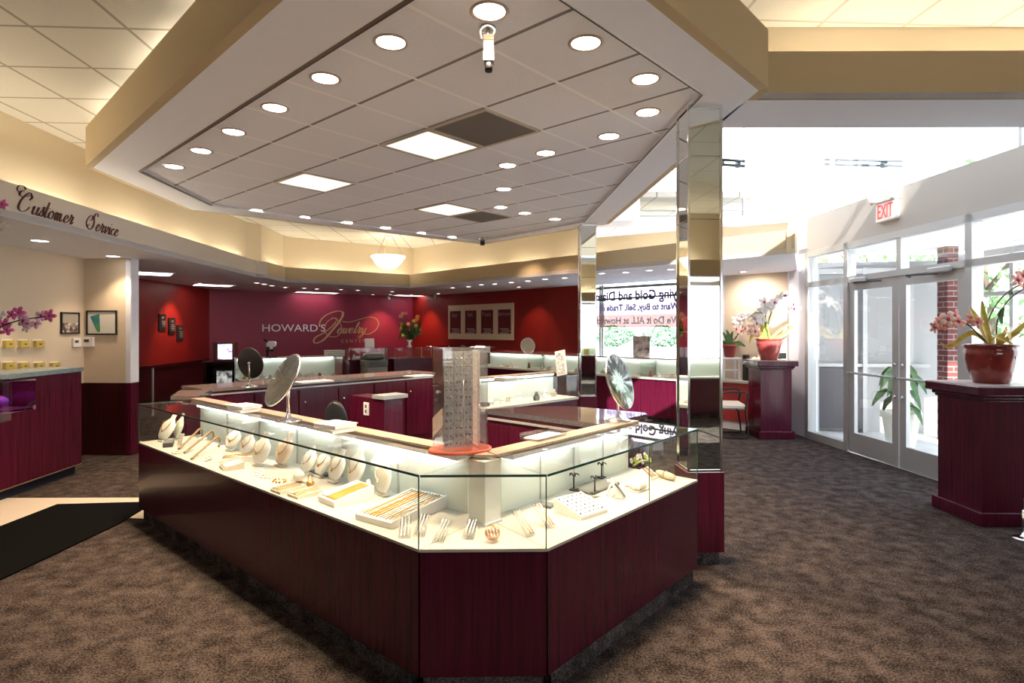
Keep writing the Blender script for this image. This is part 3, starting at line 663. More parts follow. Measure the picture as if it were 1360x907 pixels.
# small inner desk with a grey top and an outlet plate
d0 = Vector((-1.2,5.5)); t = thing('counter', 'small inner cabinet with a pale grey top and an outlet plate', 'counter', (d0.x,d0.y,0))
pl = [d0, d0+uR*.22, d0+uR*.22+uL*.55, d0+uL*.55]
m = MB(); m.prism(pl, 0, .91); m.build('carcass', WOOD, t)
m = MB(); m.prism([d0-uL*.03-uR*.02, d0+uR*.26-uL*.03, d0+uR*.26+uL*.16, d0+uL*.16-uR*.02], .91, .945); m.build('worktop', GREY, t)
m = MB(); q = d0+uL*.27-uR*.006; m.bbox((q.x,q.y,.80),(.085,.012,.125),.004, math.atan2(uL.y,uL.x)); op = m.build('outlet_plate', PAPER, t)
m = MB(); q = d0+uL*.27-uR*.013
for z in (.775,.825): m.box((q.x,q.y,z),(.022,.006,.03), math.atan2(uL.y,uL.x))
m.build('socket', DARKGREY, op)

def wall_case(label, P, Q, dep, z0, zd, zt, group, seg=1):
    P, Q = Vector(P), Vector(Q); u = (Q-P).normalized(); n = Vector((-u.y,u.x))      # n points to the back
    c = (P+Q)/2+n*dep/2
    t = thing('display_case', label, 'display case', (c.x,c.y,0), 0, group)
    L = (Q-P).length-.01; Q = P+u*L
    m = MB(); m.prism([P+n*.02,Q+n*.02,Q+n*dep,P+n*dep], .09, zd-.03); m.build('base_cabinet', WOOD, t)
    m = MB(); m.prism([P+n*.08,Q+n*.08,Q+n*(dep-.02),P+n*(dep-.02)], 0, .09); m.build('toe_kick', KICK, t)
    m = MB(); m.prism([P,Q,Q+n*dep,P+n*dep], zd-.03, zd); m.build('deck', DECK, t)
    m = MB(); m.prism([P+n*(dep-.03),Q+n*(dep-.03),Q+n*(dep-.01),P+n*(dep-.01)], zd, zt-.02); m.build('back_panel', PANEL, t)
    m = MB(); m.prism([P,Q,Q+n*dep,P+n*dep], zt-.008, zt); m.prism([P,Q,Q+n*.007,P+n*.007], zd, zt-.008); m.prism([P,P+u*.007,P+u*.007+n*dep,P+n*dep], zd, zt-.008); m.prism([Q-u*.007,Q,Q+n*dep,Q-u*.007+n*dep], zd, zt-.008); m.build('glass_box', GLASS, t)
    m = MB(); m.prism([P-n*.001,Q-n*.001,Q+n*.002,P+n*.002], zt-.009, zt+.0005); m.build('glass_edge', EDGE, t)
    m = MB(); m.prism([P+n*(dep-.10),Q+n*(dep-.10),Q+n*dep,P+n*dep], zt, zt+.014); m.build('ledge', LEDGE, t)
    m = MB(); a, b = P+n*(dep-.07)+u*.04, Q+n*(dep-.07)-u*.04; m.tube([(a.x,a.y,zt-.025),(b.x,b.y,zt-.025)], .011, 6); m.build('light_tube', CASEL, t)
    return t, u, n
# low back case between the polished counter and the far column
BC0, BC1 = Vector((-.36,6.86)), Vector((.93,8.13))
wall_case('glass display case running from the clear tower to the far mirrored column', BC0, BC1, .50, 0, ZD, ZT, None)
# run below the right red wall and the back window
def WP(px, s=12.28): k = (px-CX)/F; y = s/(1+k); return Vector((k*y, y))
wr = [WP(628), WP(700), WP(768), WP(850), WP(905)]
for k, lab in enumerate(('lit wall case under the left half of the right red wall','lit wall case under the right end of the right red wall','lit wall case under the left half of the back window','lit wall case under the right half of the back window')):
    wall_case(lab, wr[k], wr[k+1], .55, 0, .75, 1.04, 'lit wall cases under the right wall')
# run in front of the maroon wall
mu = Vector((.832,.556))
def MP(px): k = (px-CX)/F; P = Vector((-3.6,11.27)); t_ = (k*P.y-P.x)/(mu.x-k*mu.y); return P+mu*t_
mr = [MP(318), MP(392), MP(456)]
for k, lab in enumerate(('lit display case in front of the maroon wall, below the microscope','lit display case in front of the maroon wall, below the sign lettering')):
    wall_case(lab, mr[k], mr[k+1], .55, 0, .66, 1.03, 'lit display cases in front of the maroon wall')
# podiums with glass boxes before the maroon wall
for k, (pa, pb, lab) in enumerate(((464,514,'dark wood podium carrying a glass box of busts, below the script lettering'),(524,573,'dark wood podium under the flower vase'))):
    P, Q = MP(pa), MP(pb); u = (Q-P).normalized(); n = Vector((-u.y,u.x)); c = (P+Q)/2+n*.25
    t = thing('podium', lab, 'podium', (c.x,c.y,0), 0)
    m = MB(); m.prism([P,Q,Q+n*.5,P+n*.5], 0, .93); m.build('podium_body', WOOD, t)
    m = MB(); m.prism([P-u*.02-n*.02,Q+u*.02-n*.02,Q+u*.02+n*.52,P-u*.02+n*.52], .93, .96); m.prism([P-u*.01-n*.01,Q+u*.01-n*.01,Q+u*.01+n*.51,P-u*.01+n*.51], .89, .93); m.build('podium_top', WOOD, t)
    g = thing('glass_box', ('clear glass box of small busts on the podium below the script lettering','clear glass box on the podium under the flower vase')[k], 'display case', (c.x,c.y,.96))
    m = MB(); h = .22
    for a, b in ((P,Q),(Q,Q+n*.5),(Q+n*.5,P+n*.5),(P+n*.5,P)): m.wall(a, b, .9605, .96+h, .006, 1)
    m.prism([P,Q,Q+n*.5,P+n*.5], .96+h, .967+h); m.build('glass_panes', GLASS, g)
    m = MB()
    for a in (P,Q,Q+n*.5,P+n*.5): m.box((a.x,a.y,.96+h/2),(.012,.012,h))
    m.build('glass_edge', SILVER, g)
# ================================================================== JEWELLERY
def bust(name, label, p, h, yaw, m1=None, lean=.35, gem=GOLD, group='necklace busts in the left wing'):
    """necklace bust: flattened cone with neck, leaning back on a strut, necklace round it"""
    h *= 1.45; p = p+Vector((-nL.x*.075,-nL.y*.075,.010))
    t = thing(name, label, 'necklace stand', p, yaw, group)
    M = Matrix.Rotation(-lean, 4, 'X'); m = MB()
    prof = [(.0001,0),(.22,.0),(.34,.10),(.42,.28),(.45,.45),(.40,.60),(.25,.72),(.16,.80),(.145,.93),(.17,1.0),(.0001,1.0)]
    m.lathe([(r*h*1.0, z*h) for r, z in prof], (0,0,.012), 20, M, 1., .30); m.build('bust', m1 or VELVET, t, world=False)
    pts = []
    for i in range(17):
        a = PI*(i/16); x = math.cos(a)*.27*h; z = .66*h-math.sin(a)*.36*h
        pts.append(M @ Vector((x, -.125*h-.014*h*math.sin(a), z))+Vector((0,0,.012)))
    m = MB(); m.tube(pts, .0022, 6); m.ball(pts[8]+Vector((0,-.004,-.008)), .007); m.build('necklace', gem, t, world=False)
    m = MB(); m.bbox((0,.03*h,-.003),(.40*h,.22*h,.013),.003); m.build('bust_foot', m1 or VELVET, t, world=False)
    return t
def on(px, py, z=ZD): return G(px, py, z)+Vector((0,0,.0005))
yL = math.atan2(-nL.y, -nL.x)+PI/2      # local -y looks out through the left front glass
yR = math.atan2(-nR.y, -nR.x)+PI/2
bust('necklace_bust', 'large pale bust at the far left end of the left wing', on(228,585), .155, yL+.1, lean=.5)
bust('necklace_bust', 'greenish oval bust behind the large pale one at the far left', on(246,582), .14, yL-.2, mat('pale_green_leatherette',(.66,.70,.60),.5), lean=.3)
bust('necklace_bust', 'slim leaning bust above the curved bracelet bars', on(318,597), .120, yL+.3, None, .5)
bust('necklace_bust', 'bust standing behind the long white tray of the left wing', on(356,616), .145, yL+.1, None, .35)
bust('necklace_bust', 'peach tinted bust, leftmost of the group on the grey riser', on(385,617), .15, yL, mat('peach_leatherette',(.82,.66,.52),.5), .4)
bust('necklace_bust', 'white bust at the back left corner of the grey riser', on(418,628), .125, yL-.1, None, .45, SILVER)
bust('necklace_bust', 'white bust in the middle of the row on the grey riser', on(437,631), .125, yL-.1, None, .45, GOLD)
bust('necklace_bust', 'white bust with a yellow pendant at the front of the grey riser', on(456,638), .13, yL-.1, None, .4, GOLD)
bust('necklace_bust', 'white bust right of the grey riser', on(482,643), .155, yL-.2, None, .3, GOLD)
bust('necklace_bust', 'thick white bust between the two large chain trays', on(521,654), .145, yL-.2, mat('cream_leatherette',(.88,.84,.78),.5), .1, PEARL)
for k, (px, py, hh_, yw, lab) in enumerate(((337,604,.12,.2,'white bust behind the dark twin ring holder'),)): bust('necklace_bust', lab, on(px,py), hh_, yL+yw, None, .4, (GOLD,SILVER)[k%2])
def chain_tray(label, p, L, W, h0, h1, yaw, rows, m1, chains, group=None, name='chain_tray'):
    """sloping tray with rows of chains along its length"""
    t = thing(name, label, 'jewellery tray', p, yaw, group)
    m = MB(); x, y = L/2, W/2
    m.add([(-x,-y,0),(x,-y,0),(x,y,0),(-x,y,0),(-x,-y,h0),(x,-y,h0),(x,y,h1),(-x,y,h1)], [(0,3,2,1),(4,5,6,7),(0,1,5,4),(1,2,6,5),(2,3,7,6),(3,0,4,7)]); m.build('tray', m1, t, world=False)
    m = MB(); hh = lambda yy: h0+(h1-h0)*(yy+y)/W
    for sx in (-1,1): m.add([(sx*x-.004*sx-.004,-y+.004,h0),(sx*x-.004*sx+.004,-y+.004,h0),(sx*x-.004*sx+.004,y-.004,h1),(sx*x-.004*sx-.004,y-.004,h1),(sx*x-.004*sx-.004,-y+.004,h0+.005),(sx*x-.004*sx+.004,-y+.004,h0+.005),(sx*x-.004*sx+.004,y-.004,h1+.005),(sx*x-.004*sx-.004,y-.004,h1+.005)], [(4,5,6,7),(0,1,5,4),(1,2,6,5),(2,3,7,6),(3,0,4,7)])
    m.build('tray_rim', m1, t, world=False)
    for i in range(rows):
        xx = -x+L*(i+.7)/(rows+.4); m = MB()
        pts = [(xx+.0018*(-1)**j, -y*.9+W*.9*j/14, hh(-y*.9+W*.9*j/14)+.0025) for j in range(15)]
        m.tube(pts, .0040 if i % 3 else .0052, 6); m.build('chain', chains[i % len(chains)], t, world=False)
    return t
chain_tray('large white sloping tray with many gold chains, nearest the front corner', on(535,682), .25, .40, .028, .062, yL+.12+PI/2-PI/2, 11, VELVET, [SILVER,GOLD,SILVER,GOLD,GOLD,GOLD,SILVER])
chain_tray('white padded tray with a block of gold chains, second from the front corner', on(460,664), .17, .24, .03, .07, yL-.05, 9, VELVET, [SILVER,SILVER,SILVER,GOLD,GOLD,GOLD,GOLD,GOLD,SILVER])
chain_tray('flat beige tray of fine chains left of the padded chain tray', on(407,657), .115, .17, .014, .02, yL, 6, TAUPE, [SILVER,GOLD])
chain_tray('flat beige tray of fine chains at the foot of the pearl globe', on(383,651), .115, .16, .014, .02, yL, 6, TAUPE, [SILVER,GOLD])
chain_tray('long pale tray lying along the middle of the left wing', on(322,611), .14, .29, .024, .036, yL-.55, 5, VELVET, [SILVER,GOLD])
chain_tray('small taupe tray with charms in front of the long pale tray', on(308,622), .13, .13, .018, .04, yL-.2, 5, TAUPE, [SILVER])
# dark trays and the grey riser
def slab(label, p, d, yaw, m1, name='riser', cat='riser'):
    t = thing(name, label, cat, p, yaw); m = MB(); m.bbox((0,0,d[2]/2), d, .004); m.build('riser_body', m1, t, world=False)
    m = MB(); m.box((0,0,d[2]+.0007),(d[0]*.9,d[1]*.86,.0014)); m.build('pad', VELVETG, t, world=False); return t
slab('grey leatherette riser lying behind the busts of the left wing', on(425,629), (.22,.05,.010), yL, VELVETG)
slab('small dark grey box at the far left end of the left wing', on(224,592), (.16,.07,.035), yL-.4, DARKGREY, 'ring_box', 'box')
slab('flat dark tray lying behind the second showcase seam', on(724,672), (.07,.10,.012), yR+.2, VELVETG, 'ring_tray', 'jewellery tray')
slab('dark grey riser carrying the black earring trees in the right wing', on(791,648), (.30,.15,.018), yR, VELVETG)
slab('dark box standing behind the round mirror in the right wing', on(841,607), (.09,.06,.045), yR, DARKGREY, 'ring_box', 'box')
# curved bracelet bars
for k, (a, b, lab) in enumerate((((250,596),(276,582),'leftmost curved brown bracelet bar'),((258,601),(290,586),'middle curved brown bracelet bar'),((268,609),(299,594),'rightmost curved brown bracelet bar'))):
    pa, pb = on(*a)-Vector((nL.x,nL.y,0))*.07, on(*b)-Vector((nL.x,nL.y,0))*.07; t = thing('bracelet_bar', lab+' of the three in the left wing', 'bracelet stand', pa, 0, 'curved bracelet bars')
    up = Vector((0,0,1)); mid = (pa+pb)/2; r = .012
    pts = crom([pa+up*.010, lerp(pa,pb,.35)+up*.034, lerp(pa,pb,.75)+up*.065, pb+up*.085, pb+up*.075+(pb-pa)*.14, pb+up*.035+(pb-pa)*.18, pb+up*.010+(pb-pa)*.12], 5)
    m = MB(); m.tube(pts, .008, 8); m.build('bar', mat('tan_leather', (.33,.22,.11), .4), t)
    m = MB()
    for i in range(3, len(pts)-14, 2): m.lathe([(.0085,-.002),(.0105,0),(.0085,.002)], pts[i], 8, (pts[i+1]-pts[i]).to_track_quat('Z','Y').to_matrix().to_4x4())
    m.build('bracelet', GOLD, t)
# narrow slanted earring boards and hoops
def board(label, p, w_, h, yaw, lean, m1, dots, name='earring_board', acc=GOLD, group=None):
    t = thing(name, label, 'earring stand', p, yaw, group); M = Matrix.Rotation(-lean, 4, 'X')
    m = MB(); vs = [M @ Vector((x*w_/2, y, z)) for z in (0,h) for y in (-.003,.003) for x in (-1,1)]; m.add([v+Vector((0,0,.003)) for v in vs], [(0,2,3,1),(4,5,7,6),(0,1,5,4),(2,6,7,3),(0,4,6,2),(1,3,7,5)]); m.build('board', m1, t, world=False)
    if name == 'bracelet_ramp':
        for sx in (-.30,0.,.30):
            pts = [M @ Vector((sx*w_+.0016*(-1)**j, -.006-.002*math.sin(PI*j/16), h*(.05+.90*j/16)))+Vector((0,0,.003)) for j in range(17)]
            m = MB(); m.tube(pts, .0032 if sx == 0 else .0024, 5); m.build('bracelet', acc, t, world=False)
        m = MB()
        for sx in (-.5,.5): m.tube([M @ Vector((sx*w_,-.002,0))+Vector((0,0,.003)), M @ Vector((sx*w_,-.002,h))+Vector((0,0,.003))], .0014, 4)
        m.build('ramp_edge', SILVER, t, world=False); dots = 0
    for i in range(dots):
        for sx in (-.25,.25):
            q = M @ Vector((sx*w_, -.005, h*(i+.7)/(dots+.5))); m = MB(); m.ball(q+Vector((0,0,.003)), .0045, 8); m.build('earring', acc, t, world=False)
    m = MB(); m.tube([M @ Vector((0,.003,h*.7)), (0,.12*h+h*.9*math.sin(lean),.003)], .003, 6); m.build('strut', m1, t, world=False)
    return t
board('pale slanted earring board left of the curved bracelet bars', on(238,593), .045, .10, yL+.5, .3, VELVET, 4)
for k, (px, py, lab) in enumerate(((537,716,'clear ramp of bracelets leaning at the left of the front seam'),(556,714,'clear ramp of silver bracelets behind the front seam'),(581,722,'clear ramp of bracelets right of the front seam'),(621,717,'small clear ramp of bracelets left of the wire globe'))):
    board(lab, on(px,py), .05, .13 if k < 3 else .11, (.35, .1, -.05, .0)[k]-.25, 1.0, ACRYL, 6, 'bracelet_ramp', SILVER, 'clear bracelet ramps')
for k, (px, py, lab) in enumerate(((706,713,'clear ramp of rose gold bracelets right of the wire globe'),(733,702,'clear ramp of rose gold bracelets beside the second seam'))):
    board(lab, on(px,py), .045, .16, -.0+.55, 1.05, ACRYL, 7, 'bracelet_ramp', mat('rose_gold',(.78,.45,.30),.25,1), 'clear bracelet ramps')
for k, (px, py, yw, lab) in enumerate(((340,632,.2,'small white charm board before the pale stones'),(424,662,.1,'small white charm board between the flat and padded chain trays'),(272,612,-.2,'small white charm board nearest the front glass at the left end'))): board(lab, on(px,py), .05, .055, yL+yw, 1.0, VELVET, 2, 'charm_board', GOLD)
# hoop stand, candle pair, loose pieces
t = thing('hoop_stand', 'white stand with two clear hoops in the left wing', 'earring stand', on(270,584), yL)
m = MB(); m.bbox((0,0,.01),(.08,.05,.02),.003); m.build('stand_base', VELVET, t, world=False)
m = MB()
for x in (-.02,.02): m.tube([(x+.020*math.cos(a),0,.045+.032*math.sin(a)) for a in [2*PI*i/18 for i in range(19)]], .0025, 6)
m.build('hoop', SILVER, t, world=False)
t = thing('ring_holder', 'dark twin ring holder before the slanted board in the left wing', 'ring stand', on(324,597), yL)
m = MB(); m.bbox((0,0,.006),(.06,.04,.012),.003); m.build('holder_base', DARKGREY, t, world=False)
m = MB(); m.lathe([(.009,.012),(.011,.05),(.006,.055)], (-.014,0,0), 10); m.lathe([(.009,.012),(.011,.065),(.006,.07)], (.012,0,0), 10); m.build('finger', mat('olive_velvet',(.09,.10,.04),.7), t, world=False)
for k, (px, py, n_, lab) in enumerate(((235,602,14,'loose cluster of pearls before the dark grey box at the far left'),(355,634,12,'loose cluster of pale stones before the peach bust'),(372,640,10,'loose cluster of gold pieces beside the pearl globe'))):
    p = on(px,py); t = thing('pearl_strand', lab, 'necklace', p, yL)
    pts = [Vector((.055*math.cos(2*PI*i/n_)*R_.uniform(.7,1.1), .035*math.sin(2*PI*i/n_)*R_.uniform(.7,1.1), .007)) for i in range(n_)]
    for i, q in enumerate(pts):
        m = MB(); m.ball(q, .007, 8); m.build('bead', PEARL if k in (0,1) else GOLD, t, world=False)
    m = MB(); m.tube(pts+[pts[0]], .0012, 5); m.build('string', SILVER, t, world=False)
p = on(397,641); t = thing('pearl_globe', 'round pearly globe on a gold foot in the left wing', 'ornament', p)
m = MB(); m.ball((0,0,.042), .034, 20); m.build('globe', PEARL, t, world=False)
m = MB(); m.lathe([(.022,0),(.022,.004),(.008,.010)], n=16); m.build('foot', GOLD, t, world=False)
p = on(412,647); t = thing('mini_basket', 'tiny gold basket with a tall handle in the left wing', 'ornament', p, yL)
m = MB(); m.lathe([(.018,0),(.024,.03),(.022,.03),(.016,.003)], n=14); m.build('bowl', GOLD, t, world=False)
m = MB(); m.tube([(.023*math.cos(a),0,.03+.05*math.sin(a)) for a in [PI*i/12 for i in range(13)]], .002, 6); m.build('handle', GOLD, t, world=False)
p = on(489,655); t = thing('ring_finger', 'white ring finger with a bronze band beside the thick white bust', 'ring stand', p, yL)
m = MB(); m.lathe([(.03,0),(.03,.006),(.016,.012),(.015,.06),(.010,.075),(.0001,.078)], n=14); m.build('finger', VELVET, t, world=False)
m = MB(); m.tube([(.017*math.cos(a),.017*math.sin(a),.045) for a in [2*PI*i/16 for i in range(17)]], .003, 6); m.build('ring', mat('bronze',(.30,.16,.06),.3,1), t, world=False)
p = on(654,718); t = thing('wire_globe', 'openwork gold wire globe alone on the front corner deck', 'ornament', p)
for k in range(16):
    a = R_.uniform(0,PI); q = Matrix.Rotation(a, 4, 'Z') @ Matrix.Rotation(R_.uniform(.2,1.5), 4, 'X'); m = MB()
    m.tube([q @ Vector((.033*math.cos(b),.033*math.sin(b),0)) + Vector((0,0,.036)) for b in [2*PI*i/20 for i in range(21)]], .0013, 5); m.build('wire', mat('rose_gold',(.78,.45,.30),.25,1), t, world=False)
# ------------------------------ right wing
chain_tray('white sloping tray of stud earrings beside the second seam', on(771,680), .20, .19, .018, .065, yR-.15, 0, VELVET, [SILVER], name='earring_tray')
t = [o for o in S.objects if o.name.startswith('earring_tray')][0]
for i in range(6):
    for j in range(6):
        m = MB(); y = -.075+.15*j/5; m.ball((-.08+.16*i/5, y, .018+(.047)*(y+.095)/.19+.002),   .0058, 6); m.build('stud', SILVER if (i+j)%5 else DARKGREY, t, world=False)
for k, (px, py, lab) in enumerate(((762,651,'leftmost black earring tree'),(790,655,'middle black earring tree'),(799,635,'rearmost black earring tree'))):
    p = on(px,py,ZD+.020); t = thing('earring_tree', lab+' on the dark grey riser', 'earring stand', p, yR, 'black earring trees')
    m = MB(); m.bbox((0,0,.004),(.05,.035,.008),.002); m.build('tree_base', BLACK, t, world=False)
    m = MB(); m.tube([(0,0,.006),(0,0,.07),(0,0,.085)], .0042, 8); m.build('trunk', BLACK, t, world=False)
    m = MB()
    for j in range(5):
        a = 2*PI*j/5+.3; m.tube(crom([(0,0,.078),(.016*math.cos(a),.016*math.sin(a),.095),(.030*math.cos(a),.030*math.sin(a),.085)],4), .0035, 6)
    m.build('branch', BLACK, t, world=False)
p = on(815,656); t = thing('coral_branch', 'white branching ornament before the dark grey riser', 'ornament', p, yR)
m = MB()
for tip in ((-.07,.0,.0),(-.04,-.03,.0),(.05,.0,.0),(.01,.02,.075),(-.03,.02,.07)): m.tube(crom([(0,0,.05),(tip[0]*.5,tip[1]*.5,.055+tip[2]*.2),(tip[0],tip[1],tip[2]+.009)],5), .0065, 7)
m.build('branch', mat('ivory',(.85,.80,.72),.5), t, world=False)
m = MB(); m.ball((0,0,.052), .013, 10); m.build('hub', mat('ivory'), t, world=False)
board('white ramp leaning on the white branching ornament', on(830,663), .045, .10, yR+.3, .7, VELVET, 3, 'bracelet_ramp', SILVER)
p = on(846,650); t = thing('fur_pad', 'white tufted pad in the right wing', 'pad', p, yR)
m = MB()
for k in range(26): m.ball((R_.uniform(-.06,.06), R_.uniform(-.045,.045), R_.uniform(.024,.034)), R_.uniform(.012,.02), 8)
m.build('tufts', mat('cream_fur',(.84,.78,.70),.9), t, world=False)
m = MB(); m.bbox((0,0,.004),(.13,.10,.008),.002); m.build('pad_base', VELVET, t, world=False)
p = on(884,636); t = thing('cloth_roll', 'folded straw coloured cloth roll in the right wing', 'cloth', p, yR+1.2)
m = MB(); m.lathe([(.0001,-.08),(.016,-.075),(.022,-.03),(.022,.03),(.015,.075),(.0001,.08)], (0,0,.0245), 14, Matrix.Rotation(PI/2,4,'Y'), 1., 1.); m.build('roll', mat('straw_cloth', rough=.9, fn=speckle([(.3,(.50,.43,.28)),(.7,(.70,.62,.45))],40)), t, world=False)
m = MB(); m.tube([(.0,.0235*math.cos(a),.0265+.0235*math.sin(a)) for a in [2*PI*i/14 for i in range(15)]], .0025, 5); m.build('tie', GOLD, t, world=False)
p = on(852,617); t = thing('flower_garland', 'garland of white flowers with yellow green leaves in the right wing', 'flowers', p, yR)
for k in range(11):
    m = MB(); q = Vector((-.11+.021*k, R_.uniform(-.03,.03), .03+R_.uniform(-.01,.03)))
    for j in range(5): a = 2*PI*j/5+k; m.ball(q+Vector((.012*math.cos(a),.004*math.sin(a),.012*math.sin(a))), .009, 6, (1,.5,1))
    m.build('blossom', PETW if k % 3 else mat('lime_leaf',(.50,.55,.10),.5), t, world=False)
m = MB(); m.tube([(-.11,0,.012),(0,.01,.02),(.10,0,.012)], .008, 6); m.build('vine', mat('lime_leaf'), t, world=False)
chain_tray('white folded tray at the far end of the right wing', on(862,636), .085, .075, .015, .06, yR, 4, VELVET, [SILVER,GOLD])
p = on(836,612); t = thing('ring_mirror', 'small white fan shaped panel above the dark box in the right wing', 'ornament', G(836,600,ZD+.048), yR)
m = MB(); m.lathe([(.0001,-.004),(.05,-.004),(.05,.004),(.0001,.004)], (0,0,.05), 20, Matrix.Rotation(PI/2,4,'X'), .9, 1.); m.build('panel', PAPER, t, world=False)
m = MB(); m.bbox((0,0,.003),(.06,.03,.006),.002); m.build('panel_foot', PAPER, t, world=False)
# ------------------------------ small goods in the far cases (one plain kind each, too small to show parts)
def goods(P, Q, dep, zd, n_, label, group, seed, mats):
    rr = random.Random(seed); P, Q = Vector(P), Vector(Q); u = (Q-P).normalized(); n = Vector((-u.y,u.x)); L = (Q-P).length
    for i in range(n_):
        c = P+u*(L*(.07+.86*(i+.5)/n_))+n*rr.uniform(.12,dep-.16); h = rr.uniform(.05,.12); k = rr.randrange(3)
        nm = ('jewellery_bust','jewellery_box','ring_cone')[k]
        t = thing(nm, label % (ORD[i], ('white bust','pale box','white ring cone')[k]), 'jewellery display', (c.x,c.y,zd+.0005), math.atan2(u.y,u.x), group)
        m = MB()
        if k == 0: m.lathe([(.0001,0),(.05,0),(.06,h*.4),(.03,h*.8),(.025,h*1.1),(.0001,h*1.1)], n=12, sy=.5)
        elif k == 1: m.bbox((0,0,h*.25),(.10,.08,h*.5),.005)
        else: m.lathe([(.04,0),(.036,.01),(.012,h),(.0001,h*1.05)], n=12)
        m.build(('bust','box_body','cone')[k], rr.choice(mats), t, world=False)
        m = MB(); z = h*.5 if k != 2 else h*.6
        if k == 1: m.box((0,0,z+.003),(.06,.045,.006))
        else: m.tube([((.055 if k == 0 else .026)*math.cos(a),(.03 if k == 0 else .026)*math.sin(a),z) for a in [2*PI*j/14 for j in range(15)]], .003, 5)
        m.build('jewel', rr.choice([GOLD,SILVER,CENT]), t, world=False)
GM = [VELVET, DECK, TAUPE, PETW]
goods(BC0, BC1, .5, ZD, 9, '%s from left, a %s, in the case beside the clear tower', 'goods in the case beside the clear tower', 3, GM+[DARKGREY])
goods(mr[0], mr[1], .5, .66, 6, '%s from left, a %s, in the case below the microscope', 'goods in the case below the microscope', 5, GM+[BRASS])
goods(mr[1], mr[2], .5, .66, 6, '%s from left, a %s, in the case below the sign lettering', 'goods in the case below the lettering', 6, GM+[CLAY])
for k in range(4): goods(wr[k], wr[k+1], .5, .75, 5, '%s from left, a %s, in the '+('first','second','third','fourth')[k]+' lit wall case', 'goods in the lit wall cases', 11+k, GM+[CLAY])
goods(MP(466), MP(512), .5, .9605, 5, '%s from left, a %s, in the glass box on the podium', 'goods in the glass box on the podium', 21, [VELVET,PETW])
wall_case('lit wall case under the rear window, seen only in the mirrored column', (4.75,-2.2), (2.2,-2.2), .55, 0, .73, 1.03, None)
for k, x in enumerate((3.3,3.65)):
    t = thing('gift_box', ('left','right')[k]+' gold box in the case reflected by the tall mirrored column', 'box', (x,-2.45,.7305)); m = MB(); m.bbox((0,0,.09),(.16,.08,.18),.004); m.build('box_body', BRASS, t, world=False); m = MB(); m.box((0,0,.185),(.165,.085,.012)); m.build('lid', GOLD, t, world=False)
# ================================================================== THINGS ON THE COUNTERS
def vanity(name, label, base, centre, r, n, face, back, fat=.012):
    t = thing(name, label, 'mirror', base); n = Vector(n).normalized(); c = Vector(centre)
    q = n.to_track_quat('Z', 'Y').to_matrix().to_4x4()
    m = MB(); m.lathe([(.0001,.004),(r*.955,.004)], c+n*.003, 40, q); m.build('mirror_glass', face, t)
    m = MB(); m.lathe([(.0001,-.010),(r*.95,-.010),(r,-.004),(r*1.01,.003),(r*.99,.009),(r*.95,.0065)], c, 40, q); m.build('mirror_frame', back, t)
    b = Vector(base); top = c-n*.018
    m = MB(); m.tube([(b.x,b.y,b.z+.01),(b.x,b.y,c.z-.06),(lerp(b.x,top.x,.7),lerp(b.y,top.y,.7),c.z-.02),top], .011, 10); m.build('pole', CHROME, t)
    m = MB(); m.lathe([(.085,0),(.085,.006),(.06,.016),(.02,.026),(.014,.045)], b, 28); m.build('mirror_base', CHROME, t)
    m = MB(); m.ball(top, .02, 12); m.build('swivel', CHROME, t)
zt = ZT+.0128
b = G(331,514,ZT+.001); vanity('vanity_mirror', 'round vanity mirror turned away, showing its black back, on the long wood counter', b, (b.x,b.y+.03,1.205), .165, (.30,.92,.12), MIRROR, BLACK)
b = G(383,559,zt); vanity('vanity_mirror', 'tilted round vanity mirror on a chrome stand on the left wing', b, (b.x-.035,b.y,1.235), .19, (-.666,-.575,.49), MIRROR, CHROME)
b = G(821,559,zt); vanity('vanity_mirror', 'tilted round vanity mirror on the right wing by the tall mirrored column', b, (b.x+.01,b.y,1.225), .19, (.80,-.52,.30), MIRROR, CHROME)
b = Vector((WP(702).x, WP(702).y+.35, 1.055)); c = D(701,459,b.y); vanity('vanity_mirror', 'small cream faced round mirror on the lit wall case before the red wall', b, c, .165, (.3,-.75,.1), mat('cream_face', (.75,.66,.48), .3), CHROME)
def pads(label, p, n_, d, yaw, name='paper_pad', m1=None):
    for i in range(n_):
        t = thing(name, label % ('lower','upper')[i] if n_ == 2 else label, 'pad', p+Vector((0.004*i,-.006*i,i*(d[2]+.0035))), yaw+.10*i*(1 if i else 0))
        m = MB(); m.bbox((0,0,d[2]/2), d, .004); m.build('pages', m1 or PAPER, t, world=False)
        m = MB(); m.box((0,0,d[2]-.0004),(d[0]+.006,d[1]+.006,.003)); m.build('cover', PAPER, t, world=False)
pads('%s white pad of the pair at the far left of the left wing', G(324,546,zt), 2, (.21,.15,.022), yL)
pads('%s white pad of the pair near the middle of the left wing', G(445,572,zt), 2, (.20,.16,.022), yL)
pads('%s cream pad of the pair on the case beside the clear tower', G(672,506,ZT+.001), 2, (.24,.18,.022), .75)
pads('long white tray pad at the left end of the long wood counter top', G(417,508,ZT+.001), 1, (.40,.20,.018), .85)
pads('white paper pad at the right end of the long wood counter top', G(556,500,ZT+.001), 1, (.34,.22,.014), .85)
# clear tray with a pale cover on the right wing ledge
p = G(722,581,zt); t = thing('acrylic_tray', 'clear shallow tray of papers on the inner ledge of the right wing', 'tray', p, yR)
m = MB(); m.box((0,0,.003),(.26,.13,.006)); m.box((0,.063,.018),(.26,.004,.034)); m.box((0,-.063,.014),(.26,.004,.026)); m.box((.128,0,.016),(.004,.13,.03)); m.box((-.128,0,.016),(.004,.13,.03)); m.build('tray_body', ACRYL, t, world=False)
m = MB(); m.box((0,0,.010),(.235,.10,.006), .05); m.build('papers', PAPER, t, world=False)
